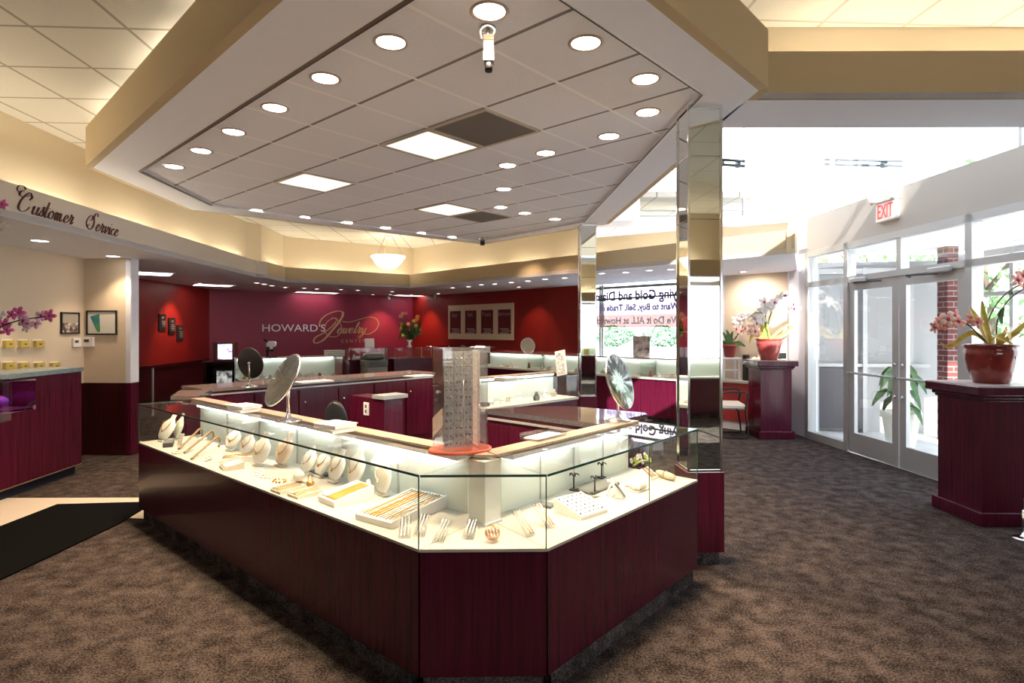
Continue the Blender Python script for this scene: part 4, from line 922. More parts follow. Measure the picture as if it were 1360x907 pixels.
# clear earring tower on a red base
p = G(611,598,zt); t = thing('earring_tower', 'tall clear acrylic earring tower on a red base at the corner of the ledge', 'display stand', p, math.radians(24))
m = MB(); m.lathe([(.165,0),(.165,.010),(.158,.014)], n=36, sx=1, sy=.72); m.build('tower_base', mat('red_acrylic', (.50,.09,.05), .1, coat=.5), t, world=False)
hT = .50; pw, pd = .115, .085; m = MB()
m.box((-pw,0,.014+hT/2),(.004,pd*2,hT)); m.box((pw,0,.014+hT/2),(.004,pd*2,hT)); m.box((0,pd,.014+hT/2),(pw*2,.004,hT)); m.box((0,-pd,.014+hT/2),(pw*2,.004,hT)); m.build('clear_case', ACRYL, t, world=False)
m = MB(); m.bbox((0,0,.014+hT+.004),(.29,.225,.009),.003); m.build('tower_top', ACRYL, t, world=False)
SPK = mat('earring_cards', rough=.35, fn=speckle([(.30,(.40,.30,.25)),(.42,(.70,.63,.58)),(.60,(.84,.79,.75)),(.72,(.88,.76,.58))], 60, 5))
for i in range(3):
    m = MB(); m.box((-.078+.050*i,-.062,.014+hT/2),(.047,.004,hT-.03)); pn = m.build('earring_panel', SPK, t, world=False)
    m = MB()
    for j in range(12):
        for sx in (-.011,.011): m.ball((-.078+.050*i+sx+R_.uniform(-.003,.003),-.066,.05+hT*.9*j/12), R_.uniform(.004,.008), 6)
    m.build('earrings', mat('mixed_gold', (.62,.44,.30), .3, .8), pn, world=False)
m = MB(); m.box((.072,-.02,.014+hT/2),(.004,.09,hT-.03)); m.box((.095,.02,.014+hT/2),(.004,.09,hT-.03)); m.build('side_panel', SPK, t, world=False)
m = MB(); m.ball((.068,-.090,.23), .009, 10); m.ball((-.122,-.02,.30), .008, 10); m.build('knob', CHROME, t, world=False)
# swivel chair behind the showcase
p = G(440,557,.93); t = thing('swivel_chair', 'black swivel chair behind the left wing, only its rounded back showing', 'chair', (p.x-.22,p.y+.50,0), 2.9)
m = MB(); m.lathe([(.0001,-.03),(.15,-.025),(.175,0),(.15,.025),(.0001,.03)], (0,-.2,.80), 24, Matrix.Rotation(PI/2-.1,4,'X'), .62, 1.05); m.build('backrest', BLACK, t, world=False)
m = MB(); m.lathe([(.0001,0),(.21,.01),(.23,.04),(.21,.07),(.0001,.08)], (0,0,.44), 24); m.build('seat', BLACK, t, world=False)
m = MB(); m.tube([(0,-.16,.47),(0,-.22,.60),(0,-.21,.75)], .018, 8); m.build('back_bracket', DARKGREY, t, world=False)
m = MB(); m.tube([(0,0,.07),(0,0,.45)], .028, 12); m.build('gas_column', CHROME, t, world=False)
for k in range(5):
    a = 2*PI*k/5; m = MB(); m.tube([(0,0,.09),(.28*math.cos(a),.28*math.sin(a),.065)], .018, 8); m.ball((.28*math.cos(a),.28*math.sin(a),.031), .030, 10); m.build('leg', BLACK, t, world=False)
# corner cabinet with two monitors
P = Vector((D(277,500,11.4).x, 11.4)); c = Vector((-5.55,11.35)); az = math.radians(12)
t = thing('corner_cabinet', 'dark corner cabinet with an open niche at the left end of the maroon wall', 'cabinet', (c.x,c.y,0), az)
m = MB(); m.box((0,.0,.24),(.62,.5,.48)); m.box((-.29,0,.70),(.04,.5,.46)); m.box((.29,0,.70),(.04,.5,.46)); m.box((0,.24,.70),(.62,.02,.46)); m.build('cabinet_body', WOODD, t, world=False)
m = MB(); m.bbox((0,-.01,.945),(.66,.54,.03),.004); m.build('cabinet_top', WOODD, t, world=False)
def screen_fn(cols, e):
    def fn(nt, b):
        f = noise(nt, coords(nt), 9, 3); c = ramp(nt, f, cols); nt.links.new(c, b.inputs['Emission Color']); nt.links.new(c, b.inputs['Base Color']); b.inputs['Emission Strength'].default_value = e
    return fn
M_ = Matrix.Rotation(az,4,'Z')
q = Vector((c.x,c.y,0))+M_@Vector((.02,-.02,.9605)); t = thing('monitor', 'wood cased monitor with a bright purplish screen on top of the corner cabinet', 'monitor', q, az)
m = MB(); m.bbox((0,0,.18),(.36,.34,.36),.008); m.build('monitor_case', mat('brown_case', (.10,.035,.02), .4), t, world=False)
m = MB(); m.box((.03,-.171,.18),(.25,.006,.29)); m.build('screen', mat('purple_screen', rough=.3, fn=screen_fn([(.35,(.25,.12,.35)),(.5,(.75,.75,.95)),(.65,(.95,.95,1))], .9)), t, world=False)
q = Vector((c.x,c.y,0))+M_@Vector((.02,-.02,.481)); t = thing('monitor', 'dim grey monitor inside the niche of the corner cabinet', 'monitor', q, az)
m = MB(); m.bbox((0,0,.17),(.38,.34,.34),.008); m.build('monitor_case', BLACK, t, world=False)
m = MB(); m.box((.02,-.171,.17),(.27,.006,.25)); m.build('screen', mat('grey_screen', rough=.3, fn=screen_fn([(.4,(.03,.03,.03)),(.6,(.45,.45,.43))], .5)), t, world=False)
# microscope
q = MP(353)+Vector((-.02,.30)); p = Vector((q.x,q.y,1.0305)); t = thing('microscope', 'white headed microscope on the display case before the maroon wall', 'microscope', p, .3)
m = MB(); m.bbox((0,0,.015),(.20,.22,.03),.008); m.build('foot', BLACK, t, world=False)
m = MB(); m.tube([(-.07,.04,.03),(-.08,.05,.14),(-.06,.02,.22)], .022, 10); m.bbox((-.02,-.02,.14),(.15,.12,.03),.006); m.build('arm', BLACK, t, world=False)
m = MB(); m.bbox((0,-.01,.26),(.17,.13,.09),.02, 0, .2); m.tube([(.0,-.02,.22),(.0,-.03,.165)], .03, 12); m.build('head', PAPER, t, world=False)
for s_ in (-.03,.03):
    m = MB(); m.tube([(-.06,s_,.29),(-.13,s_,.36)], .018, 10); m.build('eyepiece', BLACK, t, world=False)
# stacked boxes and folders on the maroon wall case
q = MP(438)+Vector((0,.3)); 
for k in range(3):
    t = thing('folder_box', ('lowest','middle','topmost')[k]+' of the three cream boxes on the case before the maroon wall', 'box', (q.x,q.y,1.031+k*.041), .59+.05*k, 'cream boxes on the case before the maroon wall')
    m = MB(); m.bbox((0,0,.017),(.34,.22,.034),.003); m.build('box_body', DECK, t, world=False)
    m = MB(); m.box((0,0,.037),(.345,.225,.006)); m.build('lid', PAPER, t, world=False)
# white card sign, cash register, flower vase
q = (MP(492)+Vector((-.1,.33))); t = thing('tent_card', 'blank white card standing on the glass box by the maroon wall', 'card', (q.x,q.y,1.1875), .59)
m = MB(); m.box((0,0,.095),(.20,.008,.19),0,-.12); m.build('card', PAPER, t, world=False)
m = MB(); m.box((0,.025,.06),(.14,.006,.12),0,.35); m.build('card_stand', PAPER, t, world=False)
q = MP(533)+Vector((-.42,-.62)); t = thing('cash_register', 'grey cash register standing left of the flower vase', 'cash register', (q.x,q.y,0), .59)
m = MB(); m.bbox((0,0,.42),(.40,.42,.84),.006); m.build('stand', mat('grey_brown', (.20,.18,.15), .5), t, world=False)
m = MB(); m.bbox((0,0,.905),(.42,.42,.12),.01); m.bbox((0,.05,1.01),(.38,.28,.10),.02,0,-.25); m.build('register_body', mat('dark_olive_plastic', (.13,.13,.11), .4), t, world=False)
m = MB(); m.box((0,-.212,.905),(.34,.006,.07)); m.build('drawer_front', DARKGREY, t, world=False)
m = MB()
for i in range(5):
    for j in range(4): m.bbox((-.12+.06*i,-.06+.05*j,1.062+.0125*j),(.04,.035,.012),.003,0,.25)
m.build('keys', PAPER, t, world=False)
def petal_flower(c, r, n, m_, name, parent, k=5, cup=.3, cm=None, wid=.62):
    q = Vector(n).normalized().to_track_quat('Z','Y').to_matrix().to_4x4(); c = Vector(c); mb = MB()
    for j in range(k):
        a = 2*PI*j/k+R_.uniform(-.15,.15); u = Vector((math.cos(a),math.sin(a),0)); v = Vector((-u.y,u.x,0)); vs = []
        for tt, ww, zz in ((.06,.10,0),(.35,wid*.85,cup*.25),(.68,wid,cup*.28),(.92,wid*.55,cup*.12),(1.0,.05,0)):
            for s_ in (-1,0,1): vs.append(c+(q@(u*tt*r+v*s_*ww*r*.5+Vector((0,0,(zz-.10*abs(s_))*r)))))
        fs = []
        for i in range(4):
            for s_ in range(2): fs.append((i*3+s_, i*3+s_+1, i*3+s_+4, i*3+s_+3))
        mb.add(vs, fs, True)
    o = mb.build(name, m_, parent)
    if cm:
        m2 = MB(); m2.ball(c+(q@Vector((0,0,.10*r))), r*.20, 8, (1,1,1.3)); m2.build('lip', cm, o)
    return o
def leaf(pts, wds, m_, parent, name='leaf', th=None, side=None):
    pts = crom(pts, 5); n_ = len(pts); mb = MB(); vs = []
    for i, p in enumerate(pts):
        t_ = (pts[min(i+1,n_-1)]-pts[max(i-1,0)]).normalized(); s_ = t_.cross(Vector(side or (0,-1,.2))).normalized()
        f = i/(n_-1)*(len(wds)-1); k = min(int(f), len(wds)-2); w_ = lerp(wds[k], wds[k+1], f-k); nrm = s_.cross(t_)
        vs += [p-s_*w_+nrm*w_*.25, p-nrm*w_*.12, p+s_*w_+nrm*w_*.25]
    fs = [(i*3+k, i*3+k+1, i*3+k+4, i*3+k+3) for i in range(n_-1) for k in range(2)]
    mb.add(vs, fs, True); return mb.build(name, m_, parent)
q = MP(546)+Vector((-.08,.25)); p = Vector((q.x,q.y,1.1875)); t = thing('flower_vase', 'white vase of orange and yellow flowers on the glass box at the far corner', 'flowers', p)
m = MB(); m.lathe([(.05,0),(.055,.01),(.025,.05),(.03,.10),(.06,.15),(.055,.15),(.02,.09)], n=20); m.build('vase', PAPER, t)if False else m.build('vase', PAPER, t, world=False)
sc = p.y/F
for k in range(26):
    a = R_.uniform(-1,1); h = R_.uniform(.12,.62); dx = a*.22; dy = R_.uniform(-.15,.15); c = p+Vector((dx,dy,.12+h))
    m = MB(); m.tube([p+Vector((0,0,.12)), p+Vector((dx*.4,dy*.4,.12+h*.55)), c], .005, 5); m.build('stem', LEAF, t)
    petal_flower(c, R_.uniform(.035,.055), (dx,-1,.3), [mat('orange_petal',(.75,.25,.05),.5), mat('yellow_petal',(.78,.58,.12),.5), mat('orange_petal'), PETP][k%4], 'blossom', t, 6)
for k in range(38):
    a = R_.uniform(0,2*PI); r = R_.uniform(.12,.32); leaf([p+Vector((0,0,.13)), p+Vector((r*.6*math.cos(a),r*.4*math.sin(a),.30)), p+Vector((r*math.cos(a),r*.6*math.sin(a),.26+R_.uniform(-.1,.34)))], [.01,.035,.004], LEAF, t)
# purple box, white boxes, sign holder, wire stands on the right wall cases
q = WP(655)+Vector((.1,.35)); 
for k in range(2):
    t = thing('gift_box', ('lower','upper')[k]+' white box of the pair left of the cream faced mirror', 'box', (q.x-.35,q.y-.05,1.055+k*.071), .0)
    m = MB(); m.bbox((0,0,.033),(.34,.22,.066),.004); m.build('box_body', PAPER, t, world=False)
    m = MB(); m.box((0,0,.067),(.35,.23,.007)); m.build('lid', DECK, t, world=False)
p = G(738,486,1.0); q = G(745,499,ZT+.0005); t = thing('sign_stand', 'slanted white framed notice standing on the case before the lit wall', 'sign', q, -.5)
m = MB(); m.bbox((0,0,.17),(.15,.012,.34),.003,0,-.25,-.22); m.build('notice', PAPER, t, world=False)
m = MB(); m.box((-.003,-.011,.17),(.11,.004,.28),0,-.25,-.22); m.build('notice_print', mat('grey_blue_print', rough=.6, fn=speckle([(.4,(.35,.38,.42)),(.6,(.8,.8,.8))],30)), t, world=False)
m = MB(); m.tube([(0,.05,.16),(0,.14,.004)], .008, 6); m.build('strut', DARKGREY, t, world=False)
# photo collage propped in the back window
p = V(848,478,W0,W1); p.z = 1.0205; nu = Vector((-u.y,u.x)); uw = Vector((W1[0]-W0[0],W1[1]-W0[1])).normalized()
t = thing('photo_print', 'cut out photo print of people leaning in the back window', 'picture', (p.x-uw.y*-.0+.05,p.y+.06,1.0205), math.atan2(uw.y,uw.x))
m = MB(); m.box((.02,0,.21),(.36,.010,.42)); m.build('print', mat('photo_print', rough=.5, fn=speckle([(.36,(.12,.09,.12)),(.48,(.55,.42,.38)),(.62,(.75,.66,.60))],9,4)), t, world=False)
m = MB(); m.box((.02,.05,.10),(.04,.10,.006),0,-.6); m.build('print_stand', PAPER, t, world=False)
# ================================================================== SIGNS AND WALL PIECES
def wall_frame(P, Q):   # matrix factory for a wall seen from the room
    uu = Vector((Q[0]-P[0], Q[1]-P[1])).normalized(); nn = Vector((uu.y,-uu.x)); return uu, nn
uu, nn = wall_frame(RB, RC)
pc = V(389,437.5,RB,RC); t = thing('wall_sign', 'raised wall lettering on the maroon wall, white capitals joined by bronze script', 'sign', (pc.x+nn.x*.01,pc.y+nn.y*.01,pc.z), math.atan2(uu.y,uu.x))
WL = mat('white_lettering', (.92,.87,.92), .5); BR = mat('bronze_script', (.62,.36,.20), .35, .5)
L_ = (V(432,437,RB,RC)-V(348,437,RB,RC)).length
hcap = .215
# ---- pen strokes: calligraphic ribbons along smoothed paths
def ribbon(mb, pts, M, wmin, wmax, nib=.9, ext=.006):
    P2 = crom([(a,b,0) for a, b in pts], 7); L = []; n_ = len(P2)
    for i, p in enumerate(P2):
        t_ = P2[min(i+1,n_-1)]-P2[max(i-1,0)]; t_ = t_.normalized() if t_.length > 1e-9 else Vector((1,0,0))
        s_ = Vector((-t_.y,t_.x,0)); w_ = lerp(wmin, wmax, max(0., t_.y*t_.y)**nib)*.5
        if t_.y > 0: w_ = wmin*.5+(w_-wmin*.5)*.35
        L.append((p-s_*w_, p+s_*w_))
    vs = [];
    for a, b in L: vs += [M@a, M@b, M@(a+Vector((0,0,ext))), M@(b+Vector((0,0,ext)))]
    fs = []
    for i in range(n_-1):
        a = i*4; b = a+4; fs += [(a+2,b+2,b+3,a+3),(a,a+1,b+1,b),(a,b,b+2,a+2),(a+1,a+3,b+3,b+1)]
    fs += [(0,2,3,1),(n_*4-4,n_*4-3,n_*4-1,n_*4-2)]
    mb.add(vs, fs)
GL = {
 'C': (.95, [[(.10,1.02),(-.06,.98),(-.10,.80),(.10,.72),(.40,.82),(.62,.92),(.70,.80),(.60,.66)],[(.66,.86),(.52,1.02),(.28,.86),(.10,.50),(.10,.16),(.32,.0),(.60,.10),(.74,.30)],[(-.10,.86),(-.34,1.0),(-.28,1.22),(.0,1.24),(.16,1.12)]]),
 'u': (.50, [[(0,.30),(.10,.42),(.07,.10),(.18,.0),(.32,.14),(.38,.42)],[(.38,.42),(.36,.08),(.46,.0),(.56,.12)]]),
 's': (.34, [[(-.02,.04),(.16,.34),(.20,.52),(.22,.36),(.28,.12),(.16,.0),(.04,.08)]]),
 't': (.30, [[(.12,.82),(.08,.10),(.18,.0),(.30,.12)],[(-.06,.50),(.28,.52)]]),
 'o': (.44, [[(.22,.42),(.04,.30),(.04,.08),(.18,.0),(.32,.12),(.32,.32),(.20,.43),(.24,.36),(.44,.36)]]),
 'm': (.70, [[(0,.34),(.06,.42),(.06,.0)],[(.06,.24),(.16,.42),(.24,.36),(.24,.0)],[(.24,.24),(.34,.42),(.43,.36),(.43,.08),(.50,.0),(.62,.12)]]),
 'e': (.40, [[(.04,.18),(.24,.26),(.24,.40),(.12,.42),(.03,.22),(.08,.03),(.20,.0),(.38,.14)]]),
 'r': (.36, [[(0,.16),(.10,.46),(.08,.52),(.12,.40),(.24,.42),(.18,.06),(.24,.0),(.36,.14)]]),
 'S': (.70, [[(.60,.84),(.54,1.0),(.38,1.0),(.30,.82),(.36,.62),(.44,.40),(.38,.12),(.20,.0),(.02,.06),(-.04,.20),(.06,.28)],[(.30,.0),(-.06,.10),(-.22,.44),(-.06,.78),(.16,.80),(.20,.62),(.06,.52)]]),
 'v': (.42, [[(0,.32),(.08,.42),(.12,.0),(.30,.30),(.28,.44),(.36,.38)]]),
 'i': (.22, [[(0,.26),(.08,.42),(.06,.08),(.12,.0),(.22,.12)],[(.12,.60),(.13,.64)]]),
 'c': (.38, [[(.26,.34),(.18,.42),(.05,.28),(.05,.08),(.18,.0),(.36,.14)]]),
 'w': (.60, [[(0,.32),(.08,.42),(.08,.06),(.16,.0),(.28,.16),(.32,.40)],[(.32,.40),(.30,.06),(.40,.0),(.52,.22),(.50,.42),(.60,.36)]]),
 'l': (.28, [[(.0,.16),(.20,.70),(.18,.92),(.10,.80),(.08,.10),(.16,.0),(.28,.12)]]),
 'y': (.46, [[(0,.32),(.08,.42),(.08,.12),(.18,.02),(.34,.42)],[(.36,.42),(.26,-.16),(.10,-.40),(-.04,-.34),(.10,-.16),(.40,.10)]]),
}
def script(s_, M, size, mb, slant=.42, wmin=.02, wmax=.085):
    x = 0
    for ch in s_:
        if ch == ' ': x += .5; continue
        adv, st = GL[ch]
        for pts in st: ribbon(mb, [((x+a+b*slant)*size, b*size) for a, b in pts], M, wmin*size, wmax*size)
        x += adv
    return x*size
# "Customer Service" on the left fascia
F1, F2 = (-3.97,4.56), (-4.33,9.93)
uf, nf = wall_frame(F1, F2)
a_ = V(20,289,F1,F2); b_ = V(162,317,F1,F2); zb = SZ+.075
t = thing('script_sign', 'flowing dark script lettering along the grey soffit band at the left', 'sign', (a_.x,a_.y,zb), math.atan2(uf.y,uf.x))
tot = 0
for w_, sz in (('Customer',.158),):
    M = frame_on((a_.x+nf.x*.003,a_.y+nf.y*.003,zb), uf, nf); mb = MB(); wd = script('Customer', M, .168, mb, wmin=.026, wmax=.105); mb.build('lettering', MARK, t)
a2 = V(115,308,F1,F2); M = frame_on((a2.x+nf.x*.003,a2.y+nf.y*.003,zb-.002), uf, nf); mb = MB(); script('Service', M, .168, mb, wmin=.026, wmax=.10); mb.build('lettering', MARK, t)
# maroon wall lettering
def on_back(px, py, o_=.004): q = V(px,py,RB,RC); return Vector((q.x+nn.x*o_, q.y+nn.y*o_, q.z))
t = [o for o in S.objects if o.name == 'wall_sign'][0]
a_ = on_back(347,441.5); M = frame_on(a_, uu, nn)
sz = .175/.72; o = text("HOWARD'S", sz, 'lettering', WL, t, M @ Matrix.Translation((0,.5*.19,0)), .006, 'LEFT'); 
w_ = max((TM[t.name] @ v.co - a_).dot(Vector((uu.x,uu.y,0))) for v in o.data.vertices); k_ = (on_back(432,437)-on_back(347,437)).length/w_
Ti = TM[t.name].inverted() @ M; o.data.transform(Ti @ Matrix.Diagonal((k_,1,1,1)) @ Ti.inverted())
def bp(px, py): q = on_back(px,py)-on_back(430,436); return (q.dot(Vector((uu.x,uu.y,0))), q.z)
M = frame_on(on_back(430,436), uu, nn); mb = MB()
J1 = [(424,433),(426,425),(434,418),(446,413.5),(454,414),(455,419),(449,429),(440,440),(430,451),(421,455.5),(416.5,454),(419,448),(428,443),(438,436),(446,428)]
ribbon(mb, [bp(*q) for q in J1], M, .02, .062)
ribbon(mb, [bp(*q) for q in [(445,428),(448,424),(443,422.5),(434,428),(431,438),(436,446),(446,447),(453,441),(453,432),(447,424),(440,422)]], M, .014, .022)
ribbon(mb, [bp(*q) for q in [(454,427),(465,427.5),(478,424),(490,421),(499,423),(502.5,430),(499,438),(490,443.5),(482,443)]], M, .018, .035)
a0 = bp(447,442.5); Mj = M @ Matrix.Translation((a0[0],a0[1],0)); wd = .0; mb2 = mb
Msz = (bp(489,440)[0]-bp(449,440)[0])/2.62
script('ewelry', Mj, Msz, mb, .42, .035, .12); mb.build('lettering', BR, t)
c_ = on_back(469,453); o = text('CENTER', .115, 'lettering', BR, t, frame_on(c_, uu, nn), .004, 'CENTER', 1., 1.75)
# cream poster board with four red panels
uq, nq = wall_frame(RC, W0)
a_, b_ = V(596,427,RC,W0), V(683,427,RC,W0); zc = (V(640,404,RC,W0).z+V(640,451,RC,W0).z)/2; hh = V(640,404,RC,W0).z-V(640,451,RC,W0).z
c_ = (a_+b_)/2; L_ = (b_-a_).length
t = thing('poster_board', 'wide cream board holding four dark red panels on the right red wall', 'picture', (c_.x+nq.x*.012,c_.y+nq.y*.012,zc), math.atan2(uq.y,uq.x))
m = MB(); m.bbox((0,0,0),(L_,.022,hh),.004); m.build('board', mat('cream_board', (.80,.66,.46), .6), t, world=False)
Mb = frame_on((c_.x+nq.x*.030,c_.y+nq.y*.030,zc), uq, nq)
wds = ['Buy','Sell','Trade','Borrow']
for k in range(4):
    x = -L_*.375+L_*.25*k; m = MB(); m.box((x,-.014,0),(L_*.175,.010,hh*.66)); pn = m.build('red_panel', mat('panel_red', (.13,.008,.012), .5), t, world=False)
    mb = MB(); mb2 = MB()
    text(wds[k], .14, 'lettering', DECK, pn, Mb @ Matrix.Translation((x-L_*.01,hh*.21,0)), .001)
    for i in range(3): mb2.box((x+L_*.02*(i%2),-.020,-hh*.20-.045*i),(L_*.12,.002,.020))
    mb2.build('fine_print', DECK, pn, world=False)
# three black plaques on the left red wall
ur, nr = wall_frame(RA, RB)
for k, (x0, x1, y0, y1) in enumerate(((210,219,417,439.5),(223,231.5,422,444),(234,242,432,452.5))):
    a_, b_ = V(x0,428,RA,RB), V(x1,428,RA,RB); p0, p1 = V((x0+x1)/2,y0,RA,RB), V((x0+x1)/2,y1,RA,RB); c_ = (a_+b_)/2; zc = (p0.z+p1.z)/2
    t = thing('wall_plaque', ('highest and leftmost','middle','lowest and rightmost')[k]+' of three black plaques stepping down the left red wall', 'picture', (c_.x+nr.x*.012,c_.y+nr.y*.012,zc), math.atan2(ur.y,ur.x))
    W_ = (b_-a_).length; H_ = p0.z-p1.z
    m = MB(); m.bbox((0,0,0),(W_,.022,H_),.004); m.build('plaque', BLACK, t, world=False)
    m = MB(); m.box((0,-.012,H_*.28),(W_*.4,.004,H_*.14)); m.build('silver_mark', SILVER, t, world=False)
    m = MB()
    for i in range(4): m.box((W_*.1,-.012,H_*(.08-.11*i)),(W_*.55,.003,H_*.03))
    m.build('fine_print', GREY, t, world=False)
# framed pictures, thermostats and yellow boxes on the beige wall
BW0, BW1 = (-5.25,1.0), (-5.34,7.33); BF0, BF1 = (-5.34,7.33), (-4.80,7.30)
def hang(name, label, cat, P, Q, px, py, w_, h_, build, group=None, roll=0.):
    us, ns = wall_frame(P, Q); q = V(px,py,P,Q); t = thing(name, label, cat, (q.x+ns.x*.001,q.y+ns.y*.001,q.z), math.atan2(us.y,us.x), group); build(t, w_, h_); return t
def picture(fn):
    def b(t, w_, h_):
        m = MB(); f = .018
        for sx in (-1,1): m.bbox((sx*(w_-f)/2,-.011,0),(f,.022,h_),.003); m.bbox((0,-.011,sx*(h_-f)/2),(w_-2*f,.022,f),.003)
        m.build('picture_frame', BLACK, t, world=False); fn(t, w_-2*f, h_-2*f)
    return b
def pic1(t, w_, h_):
    m = MB(); m.box((0,-.006,h_*.25),(w_,.010,h_*.5)); m.build('photo_sky', mat('photo_taupe', (.42,.38,.33), .5), t, world=False)
    m = MB(); m.box((0,-.006,-h_*.25),(w_,.010,h_*.5)); m.build('photo_people', mat('photo_people', rough=.5, fn=speckle([(.42,(.08,.05,.05)),(.55,(.40,.30,.26)),(.6,(.75,.72,.68))],14)), t, world=False)
def pic2(t, w_, h_):
    m = MB(); m.box((0,-.006,0),(w_,.010,h_)); m.build('mount', mat('mount_white', (.74,.72,.68), .5), t, world=False)
    m = MB(); m.add([(-w_*.42,-.0125,h_*.28),(-w_*.08,-.0125,h_*.42),(-w_*.05,-.0125,-h_*.42),(-w_*.15,-.0125,-h_*.44)], [(0,3,2,1)]); m.build('print', mat('blue_green_print', rough=.5, fn=speckle([(.4,(.03,.20,.30)),(.6,(.08,.32,.12))],6)), t, world=False)
hang('framed_picture', 'small black framed photo of people on the beige wall', 'picture', BW0, BW1, 92, 429, .30, .26, picture(pic1))
hang('framed_picture', 'larger black framed print with a blue green figure beside the white door trim', 'picture', BF0, BF1, 136, 428.5, .395, .305, picture(pic2))
def thermo(t, w_, h_):
    m = MB(); m.bbox((0,-.014,0),(w_,.028,h_),.004); m.build('thermostat_body', PAPER, t, world=False)
    m = MB(); m.box((-w_*.12,-.029,h_*.12),(w_*.45,.003,h_*.28)); m.build('display', DARKGREY, t, world=False)
hang('thermostat', 'left of the two white thermostats below the framed pictures', 'thermostat', BW0, BW1, 100, 455, .13, .11, thermo)
hang('thermostat', 'right of the two white thermostats below the framed pictures', 'thermostat', BF0, BF1, 119, 454, .14, .12, thermo)
def ybox(t, w_, h_):
    m = MB(); m.bbox((0,-.025,0),(w_,.05,h_),.003); m.build('card_box', BRASS, t, world=False)
    m = MB(); m.box((0,-.0510,.0),(w_*.28,.002,h_*.16)); m.build('dark_mark', DARKGREY, t, world=False)
    m = MB(); m.box((w_*.04,-.004,h_*.10),(w_*1.12,.006,h_*1.16)); m.build('backing_card', PAPER, t, world=False)
for k, px in enumerate((8,28,48)): hang('yellow_box', ORD[k]+' yellow box from the left in the upper row on the beige wall', 'box', BW0, BW1, px, 457, .115, .080, ybox, 'yellow boxes on the beige wall')
for k, px in enumerate((8,28,49,70)): hang('yellow_box', ORD[k]+' yellow box from the left in the lower row on the beige wall', 'box', BW0, BW1, px, 486, .115, .075, ybox, 'yellow boxes on the beige wall')
# exit sign with emergency lamps on the header
us, ns = wall_frame((SFX(9),9),(SFX(1),1)); p = V(1182,281,(SFX(9),9),(SFX(1),1))
t = thing('exit_sign', 'white exit sign with red letters and twin emergency lamps on the header over the doors', 'sign', (p.x+ns.x*.001,p.y+ns.y*.001,p.z), math.atan2(us.y,us.x))
m = MB(); m.bbox((0,-.03,0),(.33,.06,.215),.008); m.build('sign_body', mat('sign_white', (.80,.79,.78), .5), t, world=False)
text('EXIT', .185, 'lettering', EXITR, t, frame_on((p.x+ns.x*.063,p.y+ns.y*.063,p.z), us, ns) @ Matrix.Diagonal((.68,1.25,1,1)), .002)
m = MB(); m.bbox((.0,-.035,.165),(.34,.07,.10),.012); m.build('lamp_box', mat('sign_white'), t, world=False)
for s_, ax in ((-.16,-.6),(.10,.35)):
    M2 = Matrix.Rotation(ax,4,'Z') @ Matrix.Rotation(PI/2+.35,4,'X'); m = MB(); m.lathe([(.03,-.03),(.06,.0),(.068,.05),(.062,.055)], (s_,-.085,.185), 4 if 0 else 16, M2); lo = m.build('emergency_lamp', mat('sign_white'), t, world=False)
    m = MB(); m.lathe([(.0001,.048),(.058,.050)], (s_,-.085,.185), 16, M2); m.build('lamp_glass', SILVER, lo, world=False)
# mirrored writing on the back window, read from the street
uw_ = Vector((W1[0]-W0[0],W1[1]-W0[1])).normalized(); nw = Vector((uw_.y,-uw_.x)); nvw = -nw
gl0, gl1 = (W0[0]+nvw.x*.195, W0[1]+nvw.y*.195), (W1[0]+nvw.x*.195, W1[1]+nvw.y*.195)
def onw(px, py): return V(px,py,gl0,gl1)
t = thing('window_banner', 'translucent window decal with reversed purple and white lettering in the back window', 'sign', onw(850,410), math.atan2(uw_.y,uw_.x))
za, zb_ = onw(850,403).z, onw(850,417).z
def band(pya, pyb, name, m_, z_off=0.):
    a, b = onw(772,pya), onw(950,pyb); m = MB(); za, zb = onw(850,pya).z, onw(850,pyb).z
    m.wall((a.x,a.y),(b.x,b.y), zb, za, .002, -1); return m.build(name, m_, t)
band(400.5,417.5,'lavender_band', glass_mat('lavender_film', (.62,.60,.74)))
band(417.5,434.5,'rose_band', glass_mat('rose_film', (.54,.40,.40)))
def mtext(s_, px, py, size, m_, k=1., bold=.006):
    c = onw(px,py); return text(s_, size, 'lettering', m_, t, frame_on((c.x+nw.x*.006,c.y+nw.y*.006,c.z), uw_, nw), .0005, 'CENTER', -k, 1., bold)
mtext('Buying Gold and Diamonds', 836, 393, .25, PURPLE, .90, .009)
mtext('We Want to Buy, Sell, Trade or Borrow', 838, 408.5, .165, mat('violet_vinyl', (.36,.26,.52), .5), .95)
mtext("We Do it ALL at Howard's", 842, 426, .185, PAPER, .95)
# thin rod across the window head
a, b = onw(771,400), onw(954,388.5)
t = thing('curtain_rod', 'thin dark rod running across the back window behind the lettering', 'rod', (a.x,a.y,a.z))
m = MB(); m.tube([a+Vector((nw.x*.05,nw.y*.05,0)), b+Vector((nw.x*.05,nw.y*.05,0))], .018, 8); m.build('rod', mat('dark_teal', (.02,.09,.09), .4), t)
m = MB()
for q in (a,b): m.box((q.x+nw.x*.05+uw_.x*.0,q.y+nw.y*.05,q.z),(.02,.06,.05), math.atan2(uw_.y,uw_.x))
m.build('bracket', DARKGREY, t)
